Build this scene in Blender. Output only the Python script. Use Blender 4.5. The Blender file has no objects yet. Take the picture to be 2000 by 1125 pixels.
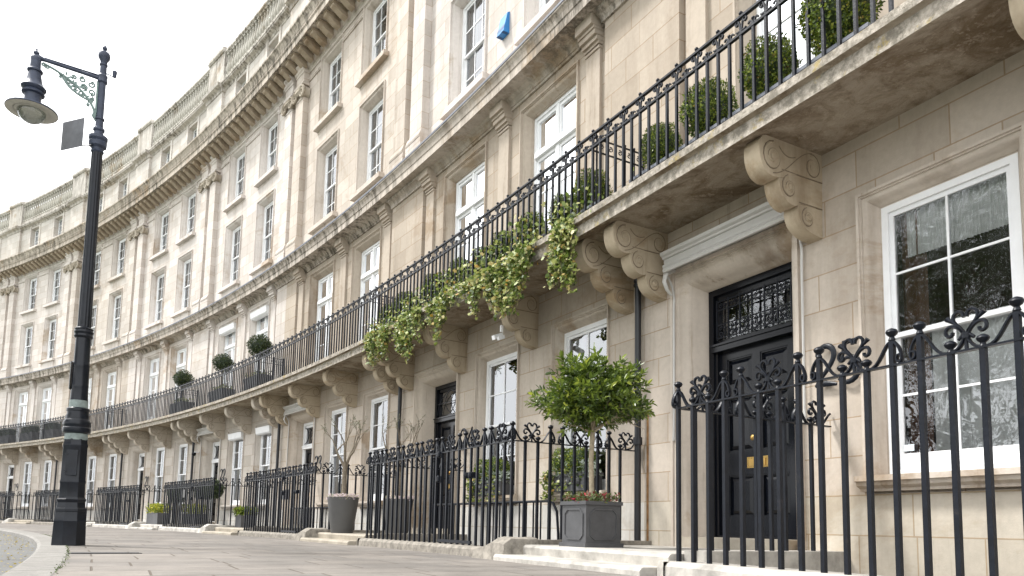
import bpy, math, random
import numpy as np
from mathutils import Vector, Matrix
random.seed(7); rng = np.random.default_rng(7)
PI = math.pi
scene = bpy.context.scene
COL = scene.collection

# ------------------------------------------------------------------ camera, sky, sun
CAM_H = 0.40
FPX, PITCH, ROLL, PPY = 1417.79, 0.1027, 0.0203, 318.2
R, CX, CY, TH0, W = 96.457, -82.041, -38.161, 1.0528, 8.0
DTH = W / R
cam = bpy.data.cameras.new('camera'); camo = bpy.data.objects.new('camera', cam); COL.objects.link(camo)
cp, sp, cr, sr = math.cos(PITCH), math.sin(PITCH), math.cos(ROLL), math.sin(ROLL)
R0 = Vector((1, 0, 0)); U0 = Vector((0, -sp, cp)); F0 = Vector((0, cp, sp))
Xa = R0 * cr + U0 * sr; Ya = -R0 * sr + U0 * cr; Za = -F0
m = Matrix.Identity(4)
for i in range(3):
    m[i][0], m[i][1], m[i][2] = Xa[i], Ya[i], Za[i]
m[2][3] = CAM_H
camo.matrix_world = m
cam.sensor_width = 36; cam.lens = 36 * FPX / 2000; cam.shift_y = PPY / 2000
cam.clip_start = 0.05; cam.clip_end = 3000
scene.camera = camo

SUN_EL = math.radians(54)
# light travels along the terrace towards the viewer's right and into the wall
thm = TH0 + 0.4 * DTH
tx, ty = math.cos(thm), -math.sin(thm); ox, oy = math.sin(thm), math.cos(thm)
h = Vector((tx * 0.66 + ox * 0.75, ty * 0.66 + oy * 0.75, 0)).normalized()
ld = Vector((h.x * math.cos(SUN_EL), h.y * math.cos(SUN_EL), -math.sin(SUN_EL)))
sun = bpy.data.lights.new('sun', 'SUN'); sun.energy = 3.1; sun.angle = math.radians(9); sun.color = (1, 0.97, 0.93)
suno = bpy.data.objects.new('sun', sun); COL.objects.link(suno)
suno.rotation_euler = ld.to_track_quat('-Z', 'Y').to_euler()
w = bpy.data.worlds.new('World'); scene.world = w; w.use_nodes = True
nt = w.node_tree; nt.nodes.clear()
sky = nt.nodes.new('ShaderNodeTexSky'); sky.sky_type = 'NISHITA'; sky.sun_disc = False
sky.sun_elevation = SUN_EL; sky.sun_rotation = math.atan2(-ld.x, -ld.y)
sky.dust_density = 4.0
hs = nt.nodes.new('ShaderNodeHueSaturation'); hs.inputs['Saturation'].default_value = 0.25
mx = nt.nodes.new('ShaderNodeMix'); mx.data_type = 'RGBA'; mx.inputs['Factor'].default_value = 0.72
mx.inputs['B'].default_value = (20.0, 20.2, 20.4, 1)      # the even cloud layer
bg = nt.nodes.new('ShaderNodeBackground'); bg.inputs['Strength'].default_value = 0.105
wo = nt.nodes.new('ShaderNodeOutputWorld')
nt.links.new(sky.outputs[0], hs.inputs['Color']); nt.links.new(hs.outputs[0], mx.inputs['A'])
nt.links.new(mx.outputs['Result'], bg.inputs['Color']); nt.links.new(bg.outputs[0], wo.inputs['Surface'])
scene.view_settings.view_transform = 'Standard'; scene.view_settings.look = 'None'
scene.view_settings.exposure = 0.60; scene.view_settings.gamma = 1.0
scene.render.engine = 'CYCLES'
scene.cycles.max_bounces = 6; scene.cycles.transparent_max_bounces = 12

# ------------------------------------------------------------------ materials
MAT = {}
def newmat(name):
    mt = bpy.data.materials.new(name); mt.use_nodes = True; MAT[name] = mt
    n = mt.node_tree; b = n.nodes['Principled BSDF']; return mt, n, b
def N(n, t, **kw):
    x = n.nodes.new(t)
    for k, v in kw.items():
        if k in x.inputs: x.inputs[k].default_value = v
        else: setattr(x, k, v)
    return x
def L(n, a, b): n.links.new(a, b)
def ramp(n, src, stops):
    r = n.nodes.new('ShaderNodeValToRGB'); e = r.color_ramp.elements
    while len(e) < len(stops): e.new(0.5)
    for q, (p, c) in zip(e, stops):
        q.position = p; q.color = (c, c, c, 1) if not isinstance(c, tuple) else (*c, 1)
    if src is not None: L(n, src, r.inputs[0])
    return r
def mixc(n, typ, fac, a, b):
    x = n.nodes.new('ShaderNodeMix'); x.data_type = 'RGBA'; x.blend_type = typ
    for s, v in (('Factor', fac), ('A', a), ('B', b)):
        if hasattr(v, 'links') or hasattr(v, 'is_linked'): L(n, v, x.inputs[s])
        else: x.inputs[s].default_value = v if s == 'Factor' else (*v[:3], 1)
    return x.outputs['Result']
def pos(n, sc=(1, 1, 1)):
    g = n.nodes.new('ShaderNodeNewGeometry'); mp = n.nodes.new('ShaderNodeMapping')
    mp.inputs['Scale'].default_value = sc; L(n, g.outputs['Position'], mp.inputs[0]); return mp.outputs[0]
def noise(n, vec, scale, detail=4, rough=0.6, dist=0.0):
    x = N(n, 'ShaderNodeTexNoise', Scale=scale, Detail=detail, Roughness=rough, Distortion=dist)
    if vec is not None: L(n, vec, x.inputs['Vector'])
    return x.outputs['Fac']
def bump(n, b, src, strength, dist=0.01, prev=None):
    x = N(n, 'ShaderNodeBump', Strength=strength, Distance=dist); L(n, src, x.inputs['Height'])
    if prev is not None: L(n, prev, x.inputs['Normal'])
    L(n, x.outputs[0], b.inputs['Normal']); return x.outputs[0]

def stone(name, joints=True, dirt=0.35, dirtcol=(0.36, 0.29, 0.22), bw=0.92, rh=0.375):
    mt, n, b = newmat(name)
    oi = n.nodes.new('ShaderNodeObjectInfo')
    col = oi.outputs['Color']
    uv = n.nodes.new('ShaderNodeUVMap').outputs[0]
    if joints:
        bk = N(n, 'ShaderNodeTexBrick', Scale=1.0)
        bk.inputs['Color1'].default_value = (1, 1, 1, 1); bk.inputs['Color2'].default_value = (0.80, 0.785, 0.76, 1)
        bk.inputs['Mortar'].default_value = (0.66, 0.56, 0.44, 1)
        bk.inputs['Mortar Size'].default_value = 0.0065; bk.inputs['Mortar Smooth'].default_value = 0.1
        bk.inputs['Brick Width'].default_value = bw; bk.inputs['Row Height'].default_value = rh
        bk.offset = 0.5; bk.offset_frequency = 2; bk.squash = 0.62; bk.squash_frequency = 3
        L(n, uv, bk.inputs['Vector'])
        col = mixc(n, 'MULTIPLY', 0.9, col, bk.outputs['Color'])
    v = noise(n, pos(n), 0.55, 6, 0.62)
    col = mixc(n, 'MULTIPLY', 0.75, col, ramp(n, v, [(0.3, 0.8), (0.7, 1.08)]).outputs[0])
    st = noise(n, pos(n, (1.3, 1.3, 0.16)), 1.5, 5, 0.65)
    m1 = ramp(n, st, [(0.52, 0.0), (0.70, dirt)]).outputs[0]
    col = mixc(n, 'MULTIPLY', m1, col, dirtcol)
    pt = noise(n, pos(n, (1, 1, 1.4)), 0.42, 7, 0.72, 0.4)
    col = mixc(n, 'MULTIPLY', ramp(n, pt, [(0.56, 0.0), (0.64, dirt * 1.4)]).outputs[0], col, (0.66, 0.55, 0.42))
    s3 = noise(n, pos(n, (6, 6, 0.35)), 1.2, 5, 0.7)
    col = mixc(n, 'MULTIPLY', ramp(n, s3, [(0.60, 0.0), (0.72, dirt * 1.2)]).outputs[0], col, (0.45, 0.38, 0.30))
    f = noise(n, pos(n), 14, 5, 0.7)
    col = mixc(n, 'MULTIPLY', 0.6, col, ramp(n, f, [(0.3, 0.86), (0.65, 1.05)]).outputs[0])
    L(n, col, b.inputs['Base Color']); b.inputs['Roughness'].default_value = 0.9
    b.inputs['Specular IOR Level'].default_value = 0.25
    nn = bump(n, b, noise(n, pos(n), 45, 5, 0.7), 0.25, 0.008)
    if joints:
        inv = ramp(n, bk.outputs['Fac'], [(0.0, 1.0), (1.0, 0.0)]).outputs[0]
        bump(n, b, inv, 0.5, 0.006, nn)
    return mt
stone('ashlar_stone', dirt=0.26); stone('carved_stone', joints=False, dirt=0.5)
# weathered string course and cornice mouldings: dark runs that follow the rain
mt = stone('weathered_stone', joints=False, dirt=0.6, dirtcol=(0.30, 0.25, 0.19))
n = mt.node_tree; b = n.nodes['Principled BSDF']
old = b.inputs['Base Color'].links[0].from_socket
s2 = noise(n, pos(n, (3.5, 3.5, 0.8)), 1.6, 6, 0.75)
big = noise(n, pos(n, (1, 1, 0.2)), 0.16, 2, 0.5)
mm = n.nodes.new('ShaderNodeMath'); mm.operation = 'MULTIPLY'
L(n, ramp(n, s2, [(0.45, 0.0), (0.60, 1.0)]).outputs[0], mm.inputs[0]); L(n, ramp(n, big, [(0.38, 0.2), (0.54, 1.0)]).outputs[0], mm.inputs[1])
L(n, mixc(n, 'MIX', mm.outputs[0], old, (0.115, 0.10, 0.08)), b.inputs['Base Color'])

# balcony slab: lichen on the nosing, pitted and blotched beneath
mt, n, b = newmat('balcony_concrete')
oi = n.nodes.new('ShaderNodeObjectInfo'); col = oi.outputs['Color']
a = noise(n, pos(n), 1.7, 8, 0.7, 0.6)
col = mixc(n, 'MIX', ramp(n, a, [(0.44, 0.0), (0.60, 0.9)]).outputs[0], col, (0.17, 0.12, 0.07))
p2 = noise(n, pos(n), 9, 6, 0.75)
col = mixc(n, 'MIX', ramp(n, p2, [(0.54, 0.0), (0.62, 0.75)]).outputs[0], col, (0.42, 0.36, 0.28))
p3 = noise(n, pos(n), 3.2, 8, 0.8, 1.2)
col = mixc(n, 'MULTIPLY', ramp(n, p3, [(0.50, 0.0), (0.60, 0.6)]).outputs[0], col, (0.55, 0.50, 0.42))
g = n.nodes.new('ShaderNodeNewGeometry'); sx = n.nodes.new('ShaderNodeSeparateXYZ'); L(n, g.outputs['Normal'], sx.inputs[0])
up = n.nodes.new('ShaderNodeMath'); up.operation = 'ABSOLUTE'; L(n, sx.outputs['Z'], up.inputs[0])
side = ramp(n, up.outputs[0], [(0.2, 1.0), (0.75, 0.0)]).outputs[0]
col = mixc(n, 'MIX', side, col, mixc(n, 'MIX', ramp(n, p2, [(0.38, 0.0), (0.60, 1.0)]).outputs[0], (0.50, 0.45, 0.385), (0.20, 0.18, 0.145)))
li = noise(n, pos(n), 3.1, 7, 0.8)
lf = n.nodes.new('ShaderNodeMath'); lf.operation = 'MULTIPLY'; L(n, side, lf.inputs[0]); L(n, ramp(n, li, [(0.56, 0.0), (0.64, 0.75)]).outputs[0], lf.inputs[1])
col = mixc(n, 'MIX', lf.outputs[0], col, (0.36, 0.27, 0.07))
L(n, col, b.inputs['Base Color']); b.inputs['Roughness'].default_value = 0.95
pit = N(n, 'ShaderNodeTexVoronoi', Scale=26.0); L(n, pos(n), pit.inputs['Vector'])
bump(n, b, p2, 1.0, 0.03, bump(n, b, ramp(n, pit.outputs['Distance'], [(0.05, 0.0), (0.2, 1.0)]).outputs[0], 0.4, 0.01))

def simple(name, c, rough=0.6, var=0.12, sc=8, spec=0.5, bmp=0.0, bs=60, metal=0.0, tint=False):
    mt, n, b = newmat(name)
    base = (*c, 1)
    if tint:
        oi = n.nodes.new('ShaderNodeObjectInfo'); src = oi.outputs['Color']
    else:
        rgb = n.nodes.new('ShaderNodeRGB'); rgb.outputs[0].default_value = base; src = rgb.outputs[0]
    v = noise(n, pos(n), sc, 5, 0.65)
    o = mixc(n, 'MULTIPLY', 1.0, src, ramp(n, v, [(0.3, 1 - var), (0.7, 1 + var)]).outputs[0])
    L(n, o, b.inputs['Base Color'])
    b.inputs['Roughness'].default_value = rough; b.inputs['Specular IOR Level'].default_value = spec; b.inputs['Metallic'].default_value = metal
    if bmp: bump(n, b, noise(n, pos(n), bs, 4, 0.6), bmp, 0.004)
    return mt, n, b
simple('black_iron', (0.007, 0.009, 0.014), 0.34, 0.35, 12, 0.22, 0.5, 55)
simple('rust_orange', (0.30, 0.17, 0.08), 0.9, 0.5, 9, 0.1)
simple('carving_shade', (0.22, 0.175, 0.125), 0.95, 0.3, 20, 0.1)  # dark brown that paints in the shade of the carved scroll lines
simple('black_gloss_paint', (0.004, 0.005, 0.008), 0.20, 0.1, 4, 0.28, 0.05, 9)
simple('white_paint', (0.80, 0.81, 0.82), 0.42, 0.05, 5, 0.5, 0.08, 40)
simple('white_awning_paint', (0.50, 0.49, 0.465), 0.4, 0.06, 5)
simple('white_render', (0.40, 0.38, 0.345), 0.85, 0.4, 3.5, 0.3, 0.5, 24)
simple('grey_kerb_stone', (0.235, 0.215, 0.185), 0.95, 0.45, 9, 0.2, 1.0, 20)
simple('sandstone_step', (0.34, 0.305, 0.25), 0.9, 0.25, 3, 0.2, 0.4, 20)
simple('lead_grey', (0.075, 0.078, 0.086), 0.55, 0.25, 7, 0.5, 0.3, 30)
simple('planter_grey', (0.065, 0.066, 0.070), 0.5, 0.2, 6, 0.5, 0.2, 30)
simple('matt_grey', (0.085, 0.085, 0.085), 0.6, 0.08, 4)
simple('trough_grey', (0.16, 0.175, 0.21), 0.7, 0.2, 6)
simple('lead_flashing', (0.13, 0.14, 0.17), 0.55, 0.2, 6)
simple('brass', (0.55, 0.36, 0.12), 0.35, 0.1, 20, 0.5, 0.1, 60, 1.0)
simple('bark', (0.20, 0.17, 0.13), 0.9, 0.3, 30, 0.2, 0.8, 60)
simple('pale_bark', (0.33, 0.28, 0.20), 0.9, 0.3, 30, 0.2, 0.6, 60)
simple('soil', (0.03, 0.022, 0.016), 1.0, 0.4, 30, 0.1, 1.0, 40)
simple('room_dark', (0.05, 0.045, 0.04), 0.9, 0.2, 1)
simple('curtain', (0.90, 0.90, 0.88), 0.9, 0.05, 3)
simple('blue_plastic', (0.02, 0.20, 0.52), 0.4, 0.12, 6)
simple('blue_dark', (0.01, 0.07, 0.20), 0.5, 0.1, 6)
simple('verdigris', (0.17, 0.235, 0.22), 0.7, 0.25, 30)
simple('lamp_cream', (0.55, 0.53, 0.46), 0.5, 0.1, 9)
simple('lamp_led', (0.55, 0.40, 0.22), 0.5, 0.4, 60)
simple('sign_back', (0.10, 0.105, 0.12), 0.5, 0.3, 5, 0.5, 0.3, 9)
simple('slate', (0.045, 0.05, 0.06), 0.6, 0.2, 5)
simple('rust_trim', (0.12, 0.05, 0.025), 0.7, 0.2, 9)
simple('pipe_black', (0.012, 0.013, 0.016), 0.45, 0.2, 10)
simple('label_white', (0.6, 0.66, 0.7), 0.5, 0.1, 20)
simple('red_flower', (0.45, 0.02, 0.03), 0.6, 0.3, 60)
simple('pink_flower', (0.62, 0.38, 0.48), 0.6, 0.3, 60)
simple('brown_wood', (0.13, 0.05, 0.02), 0.5, 0.3, 6)
# flaking lamp post paint
mt, n, b = simple('lamp_black', (0.007, 0.009, 0.014), 0.28, 0.3, 8, 0.3, 0.25, 25)
src = b.inputs['Base Color'].links[0].from_socket
c = ramp(n, noise(n, pos(n), 22, 5, 0.7), [(0.735, 0.0), (0.75, 1.0)]).outputs[0]
L(n, mixc(n, 'MIX', c, src, (0.55, 0.55, 0.52)), b.inputs['Base Color'])
r2 = ramp(n, noise(n, pos(n), 5, 5, 0.7), [(0.70, 0.0), (0.78, 0.7)]).outputs[0]
L(n, mixc(n, 'MIX', r2, b.inputs['Base Color'].links[0].from_socket, (0.06, 0.035, 0.025)), b.inputs['Base Color'])
simple('lamp_blue_grey', (0.045, 0.055, 0.085), 0.42, 0.25, 9, 0.3, 0.2, 25)
simple('lamp_band', (0.21, 0.25, 0.24), 0.7, 0.25, 14)

for nm in ('black_iron',):
    n = MAT[nm].node_tree; b = n.nodes['Principled BSDF']; src = b.inputs['Base Color'].links[0].from_socket
    c = ramp(n, noise(n, pos(n), 70, 4, 0.75), [(0.72, 0.0), (0.75, 0.8)]).outputs[0]
    c2 = ramp(n, noise(n, pos(n), 7, 5, 0.7), [(0.62, 0.0), (0.74, 0.6)]).outputs[0]
    L(n, mixc(n, 'MIX', c, mixc(n, 'MIX', c2, src, (0.035, 0.03, 0.028)), (0.25, 0.25, 0.25)), b.inputs['Base Color'])
def glass(name, tint, ior, wav=0.0, wsc=8.0, rough=0.0, milk=0.0):
    mt, n, b = newmat(name); n.nodes.remove(b); out = n.nodes['Material Output']
    t = N(n, 'ShaderNodeBsdfTransparent'); t.inputs[0].default_value = (*tint, 1)
    gl = N(n, 'ShaderNodeBsdfGlossy', Roughness=rough); gl.inputs['Color'].default_value = (0.95, 0.97, 1, 1)
    fr = N(n, 'ShaderNodeFresnel', IOR=ior); mxs = n.nodes.new('ShaderNodeMixShader')
    if wav:
        bp = N(n, 'ShaderNodeBump', Strength=1.0, Distance=wav)
        L(n, noise(n, pos(n), wsc, 3, 0.55, 0.8), bp.inputs['Height']); L(n, bp.outputs[0], gl.inputs['Normal'])
    L(n, fr.outputs[0], mxs.inputs[0]); L(n, t.outputs[0], mxs.inputs[1]); L(n, gl.outputs[0], mxs.inputs[2])
    L(n, mxs.outputs[0], out.inputs['Surface'])
    return mt
glass('window_glass', (0.86, 0.90, 0.91), 3.1, 0.0006, 1.5)
glass('old_glass', (0.86, 0.88, 0.88), 2.15, 0.0075, 3.2)
glass('lamp_glass', (0.93, 0.95, 0.95), 1.45)

# net curtain: pleats are geometry, cloth lets a little of the room through
def leafmat(name, stops, rough=0.42, trans=0.25):
    mt, n, b = newmat(name)
    at = n.nodes.new('ShaderNodeAttribute'); at.attribute_name = 'rnd'
    r = ramp(n, at.outputs['Fac'], stops)
    L(n, r.outputs[0], b.inputs['Base Color']); b.inputs['Roughness'].default_value = rough
    tr = n.nodes.new('ShaderNodeBsdfTranslucent'); L(n, r.outputs[0], tr.inputs['Color'])
    mxs = n.nodes.new('ShaderNodeMixShader'); mxs.inputs[0].default_value = trans
    L(n, b.outputs[0], mxs.inputs[1]); L(n, tr.outputs[0], mxs.inputs[2]); L(n, mxs.outputs[0], n.nodes['Material Output'].inputs['Surface'])
leafmat('box_leaf', [(0, (0.028, 0.052, 0.008)), (0.5, (0.10, 0.155, 0.014)), (0.85, (0.24, 0.31, 0.03)), (0.95, (0.36, 0.38, 0.05)), (1, (0.25, 0.14, 0.04))])
leafmat('dark_box_leaf', [(0, (0.015, 0.030, 0.010)), (0.7, (0.035, 0.060, 0.018)), (1, (0.10, 0.12, 0.03))])
leafmat('bay_leaf', [(0, (0.028, 0.054, 0.010)), (0.4, (0.08, 0.125, 0.020)), (0.75, (0.21, 0.28, 0.035)), (1, (0.40, 0.44, 0.07))], 0.3)
leafmat('ivy_leaf', [(0, (0.03, 0.055, 0.012)), (0.35, (0.12, 0.18, 0.03)), (0.7, (0.32, 0.37, 0.09)), (0.93, (0.50, 0.48, 0.22)), (1, (0.42, 0.24, 0.03))], 0.5)
leafmat('silver_leaf', [(0, (0.10, 0.14, 0.07)), (1, (0.45, 0.50, 0.45))], 0.6)
leafmat('yellow_leaf', [(0, (0.08, 0.13, 0.02)), (0.5, (0.26, 0.30, 0.03)), (1, (0.60, 0.55, 0.05))], 0.5)
leafmat('olive_leaf', [(0, (0.10, 0.11, 0.07)), (1, (0.22, 0.24, 0.15))], 0.6)
leafmat('plane_leaf', [(0, (0.03, 0.05, 0.012)), (1, (0.09, 0.12, 0.03))], 0.6)
leafmat('grass_blade', [(0, (0.04, 0.07, 0.015)), (1, (0.10, 0.14, 0.03))], 0.7)
leafmat('pink_petal', [(0, (0.35, 0.40, 0.12)), (0.4, (0.55, 0.45, 0.45)), (1, (0.75, 0.62, 0.70))], 0.6)
leafmat('red_petal', [(0, (0.04, 0.08, 0.02)), (0.6, (0.14, 0.17, 0.05)), (0.85, (0.18, 0.03, 0.03)), (1, (0.5, 0.03, 0.05))], 0.6)
leafmat('yellow_litter', [(0, (0.20, 0.16, 0.07)), (1, (0.45, 0.36, 0.10))], 0.8)

# paving flags
mt, n, b = newmat('paving_flags')
uv = n.nodes.new('ShaderNodeUVMap').outputs[0]
wv = n.nodes.new('ShaderNodeVectorMath'); wv.operation = 'ADD'
nz = N(n, 'ShaderNodeTexNoise', Scale=0.7, Detail=2.0); L(n, uv, nz.inputs['Vector'])
sc = n.nodes.new('ShaderNodeVectorMath'); sc.operation = 'SCALE'; sc.inputs['Scale'].default_value = 0.05
L(n, nz.outputs['Color'], sc.inputs[0]); L(n, uv, wv.inputs[0]); L(n, sc.outputs[0], wv.inputs[1])
bk = N(n, 'ShaderNodeTexBrick', Scale=1.0)
bk.inputs['Color1'].default_value = (0.215, 0.193, 0.17, 1); bk.inputs['Color2'].default_value = (0.165, 0.152, 0.138, 1)
bk.inputs['Mortar'].default_value = (0.10, 0.08, 0.06, 1); bk.inputs['Mortar Size'].default_value = 0.010
bk.inputs['Mortar Smooth'].default_value = 0.3; bk.inputs['Brick Width'].default_value = 1.05; bk.inputs['Row Height'].default_value = 0.62
bk.offset = 0.37; bk.squash = 0.75; bk.squash_frequency = 3
L(n, wv.outputs[0], bk.inputs['Vector'])
f1 = noise(n, pos(n), 2.0, 6, 0.7); f2 = noise(n, pos(n), 30, 5, 0.75)
col = mixc(n, 'MULTIPLY', 0.9, bk.outputs['Color'], ramp(n, f1, [(0.3, 0.72), (0.7, 1.15)]).outputs[0])
col = mixc(n, 'MULTIPLY', 0.8, col, ramp(n, f2, [(0.3, 0.8), (0.7, 1.1)]).outputs[0])
gum = N(n, 'ShaderNodeTexVoronoi', Scale=2.2); L(n, pos(n), gum.inputs['Vector'])
col = mixc(n, 'MIX', ramp(n, gum.outputs['Distance'], [(0.05, 0.7), (0.07, 0.0)]).outputs[0], col, (0.15, 0.135, 0.12))
wet = noise(n, pos(n), 0.45, 4, 0.6)
col = mixc(n, 'MULTIPLY', 0.7, col, ramp(n, wet, [(0.42, 0.72), (0.56, 1.08)]).outputs[0])
L(n, col, b.inputs['Base Color']); b.inputs['Roughness'].default_value = 0.85
nn = bump(n, b, f2, 0.35, 0.006); bump(n, b, ramp(n, bk.outputs['Fac'], [(0, 1.0), (1, 0.0)]).outputs[0], 0.9, 0.012, nn)
# granite kerb
mt, n, b = newmat('granite_kerb')
uv = n.nodes.new('ShaderNodeUVMap').outputs[0]
bk = N(n, 'ShaderNodeTexBrick', Scale=1.0)
bk.inputs['Color1'].default_value = (0.25, 0.24, 0.22, 1); bk.inputs['Color2'].default_value = (0.20, 0.19, 0.175, 1)
bk.inputs['Mortar'].default_value = (0.10, 0.09, 0.07, 1); bk.inputs['Mortar Size'].default_value = 0.012
bk.inputs['Brick Width'].default_value = 1.1; bk.inputs['Row Height'].default_value = 3.0; bk.offset = 0
L(n, uv, bk.inputs['Vector'])
f2 = noise(n, pos(n), 60, 4, 0.8); f1 = noise(n, pos(n), 5, 5, 0.7)
col = mixc(n, 'MULTIPLY', 0.9, bk.outputs['Color'], ramp(n, f2, [(0.35, 0.65), (0.65, 1.2)]).outputs[0])
col = mixc(n, 'MULTIPLY', 0.8, col, ramp(n, f1, [(0.35, 0.7), (0.6, 1.1)]).outputs[0])
L(n, col, b.inputs['Base Color']); b.inputs['Roughness'].default_value = 0.85; bump(n, b, f2, 0.4, 0.006)
mt, n, b = newmat('asphalt')
f2 = noise(n, pos(n), 90, 3, 0.8); f1 = noise(n, pos(n), 1.5, 5, 0.7)
col = mixc(n, 'MULTIPLY', 1.0, (0.16, 0.16, 0.155), ramp(n, f2, [(0.3, 0.5), (0.7, 1.35)]).outputs[0])
col = mixc(n, 'MULTIPLY', 0.8, col, ramp(n, f1, [(0.35, 0.8), (0.65, 1.1)]).outputs[0])
L(n, col, b.inputs['Base Color']); b.inputs['Roughness'].default_value = 0.9; bump(n, b, f2, 0.7, 0.01)
simple('grass_ground', (0.05, 0.08, 0.02), 0.95, 0.4, 3)

# ------------------------------------------------------------------ mesh builder
def F(u, o, z=0.0):                       # house frame: u along the wall, o out towards the street
    a = u / R
    return ((R - o) * math.sin(a), (R - o) * math.cos(a) - R, z)
class MB:
    def __init__(s): s.v = []; s.f = []
    def add(s, vs, fs):
        b = len(s.v); s.v += vs; s.f += [tuple(i + b for i in f) for f in fs]; return s
    def box(s, x0, x1, y0, y1, z0, z1, step=0.9, taper=0):
        if y1 < y0: y0, y1 = y1, y0
        n = max(1, math.ceil((x1 - x0) / step)); vs = []; fs = []
        for i in range(n + 1):
            x = x0 + (x1 - x0) * i / n
            vs += [(x, y0, z0), (x, y1, z0), (x, y1, z1), (x, y0, z1)]
        for i in range(n):
            a = i * 4; c = a + 4
            for j in range(4): fs.append((a + j, a + (j + 1) % 4, c + (j + 1) % 4, c + j))
        fs += [(0, 3, 2, 1), (n * 4, n * 4 + 1, n * 4 + 2, n * 4 + 3)]
        return s.add(vs, fs)
    def sweep(s, prof, u0, u1, step=0.9, close=True):   # prof: (off, z) polygon
        n = max(1, math.ceil((u1 - u0) / step)); k = len(prof); vs = []; fs = []
        for i in range(n + 1):
            x = u0 + (u1 - u0) * i / n
            vs += [(x, o, z) for o, z in prof]
        for i in range(n):
            for j in range(k if close else k - 1):
                fs.append((i * k + j, i * k + (j + 1) % k, (i + 1) * k + (j + 1) % k, (i + 1) * k + j))
        if close: fs += [tuple(range(k))[::-1], tuple(n * k + j for j in range(k))]
        return s.add(vs, fs)
    def frame(s, u0, u1, z0, z1, prof, bottom=False, z0ext=True):   # prof: (e, off) swept round an opening, mitred
        k = len(prof); path = [(u0, z0, -1, -1 if bottom else 0), (u0, z1, -1, 1), (u1, z1, 1, 1), (u1, z0, 1, -1 if bottom else 0)]
        if bottom: path.append(path[0])
        vs = []; fs = []
        for (u, z, a, c) in path:
            vs += [(u + a * e, o, z + c * e) for e, o in prof]
        for i in range(len(path) - 1):
            for j in range(k - 1): fs.append((i * k + j, i * k + j + 1, (i + 1) * k + j + 1, (i + 1) * k + j))
        return s.add(vs, fs)
    def wall(s, u0, u1, z0, z1, off, holes, step=1.0):
        us = {u0, u1}; zs = {z0, z1}
        for a, b_, c, d in holes: us |= {a, b_}; zs |= {max(c, z0), min(d, z1)}
        us = sorted(us); ext = []
        for a, b_ in zip(us, us[1:]):
            n = max(1, math.ceil((b_ - a) / step)); ext += [a + (b_ - a) * i / n for i in range(n)]
        us = ext + [us[-1]]; zs = sorted(zs); idx = {}; vs = []; fs = []
        for i, u in enumerate(us):
            for j, z in enumerate(zs): idx[i, j] = len(vs); vs.append((u, off, z))
        for i in range(len(us) - 1):
            for j in range(len(zs) - 1):
                um = (us[i] + us[i + 1]) / 2; zm = (zs[j] + zs[j + 1]) / 2
                if any(a < um < b_ and c < zm < d for a, b_, c, d in holes): continue
                fs.append((idx[i, j], idx[i + 1, j], idx[i + 1, j + 1], idx[i, j + 1]))
        return s.add(vs, fs)
    def lathe(s, prof, n=12, c=(0, 0), sq=False):
        vs = []; fs = []; k = len(prof)
        for i in range(n):
            a = 2 * PI * (i + 0.5) / n
            vs += [(c[0] + r * math.cos(a), c[1] + r * math.sin(a), z) for r, z in prof]
        for i in range(n):
            for j in range(k - 1): fs.append((i * k + j, ((i + 1) % n) * k + j, ((i + 1) % n) * k + j + 1, i * k + j + 1))
        fs.append(tuple(i * k for i in range(n))[::-1]); fs.append(tuple(i * k + k - 1 for i in range(n)))
        return s.add(vs, fs)
    def tube(s, pts, r, n=6, flat=1.0):
        P = [Vector(p) for p in pts]; k = len(P); vs = []; fs = []
        rr = r if isinstance(r, (list, tuple)) else [r] * k
        ref = None
        for i, p in enumerate(P):
            t = (P[min(i + 1, k - 1)] - P[max(i - 1, 0)])
            if t.length < 1e-9: t = Vector((0, 0, 1))
            t.normalize()
            if ref is None: ref = Vector((0, 1, 0)) if abs(t.y) < 0.9 else Vector((1, 0, 0))
            a = (ref - t * ref.dot(t)); a = a.normalized() if a.length > 1e-6 else t.orthogonal().normalized()
            b_ = t.cross(a); ref = a
            for j in range(n):
                q = 2 * PI * (j + 0.5) / n; d = a * math.cos(q) * flat + b_ * math.sin(q)
                vs.append(tuple(p + d * rr[i]))
        for i in range(k - 1):
            for j in range(n): fs.append((i * n + j, i * n + (j + 1) % n, (i + 1) * n + (j + 1) % n, (i + 1) * n + j))
        fs += [tuple(range(n))[::-1], tuple((k - 1) * n + j for j in range(n))]
        return s.add(vs, fs)
    def poly_extrude(s, pts, x0, x1):      # pts (y,z) polygon extruded along x
        k = len(pts)
        vs = [(x0, y, z) for y, z in pts] + [(x1, y, z) for y, z in pts]
        fs = [tuple(range(k))[::-1], tuple(range(k, 2 * k))] + [(j, (j + 1) % k, k + (j + 1) % k, k + j) for j in range(k)]
        return s.add(vs, fs)
    def mesh(s, name, mat, curved=False, smooth=None):
        me = bpy.data.meshes.new(name)
        co = [F(*p) for p in s.v] if curved else [(p[0], p[1], p[2]) for p in s.v]
        me.from_pydata(co, [], s.f); me.update()
        if curved: pass
        uvl = me.uv_layers.new(name='UVMap'); va = np.array(s.v, dtype=float)
        data = np.zeros((len(me.loops), 2)); li = 0
        for f in s.f:
            P = va[list(f)]
            d = np.zeros(3)
            for i in range(1, len(P) - 1): d += np.cross(P[i] - P[0], P[i + 1] - P[0])
            ax = int(np.argmax(np.abs(d))); sel = {0: (1, 2), 1: (0, 2), 2: (0, 1)}[ax]
            data[li:li + len(f)] = P[:, sel]; li += len(f)
        uvl.data.foreach_set('uv', data.astype(np.float32).ravel())
        mats = mat if isinstance(mat, (list, tuple)) else [mat]
        for q in mats: me.materials.append(MAT[q])
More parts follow.
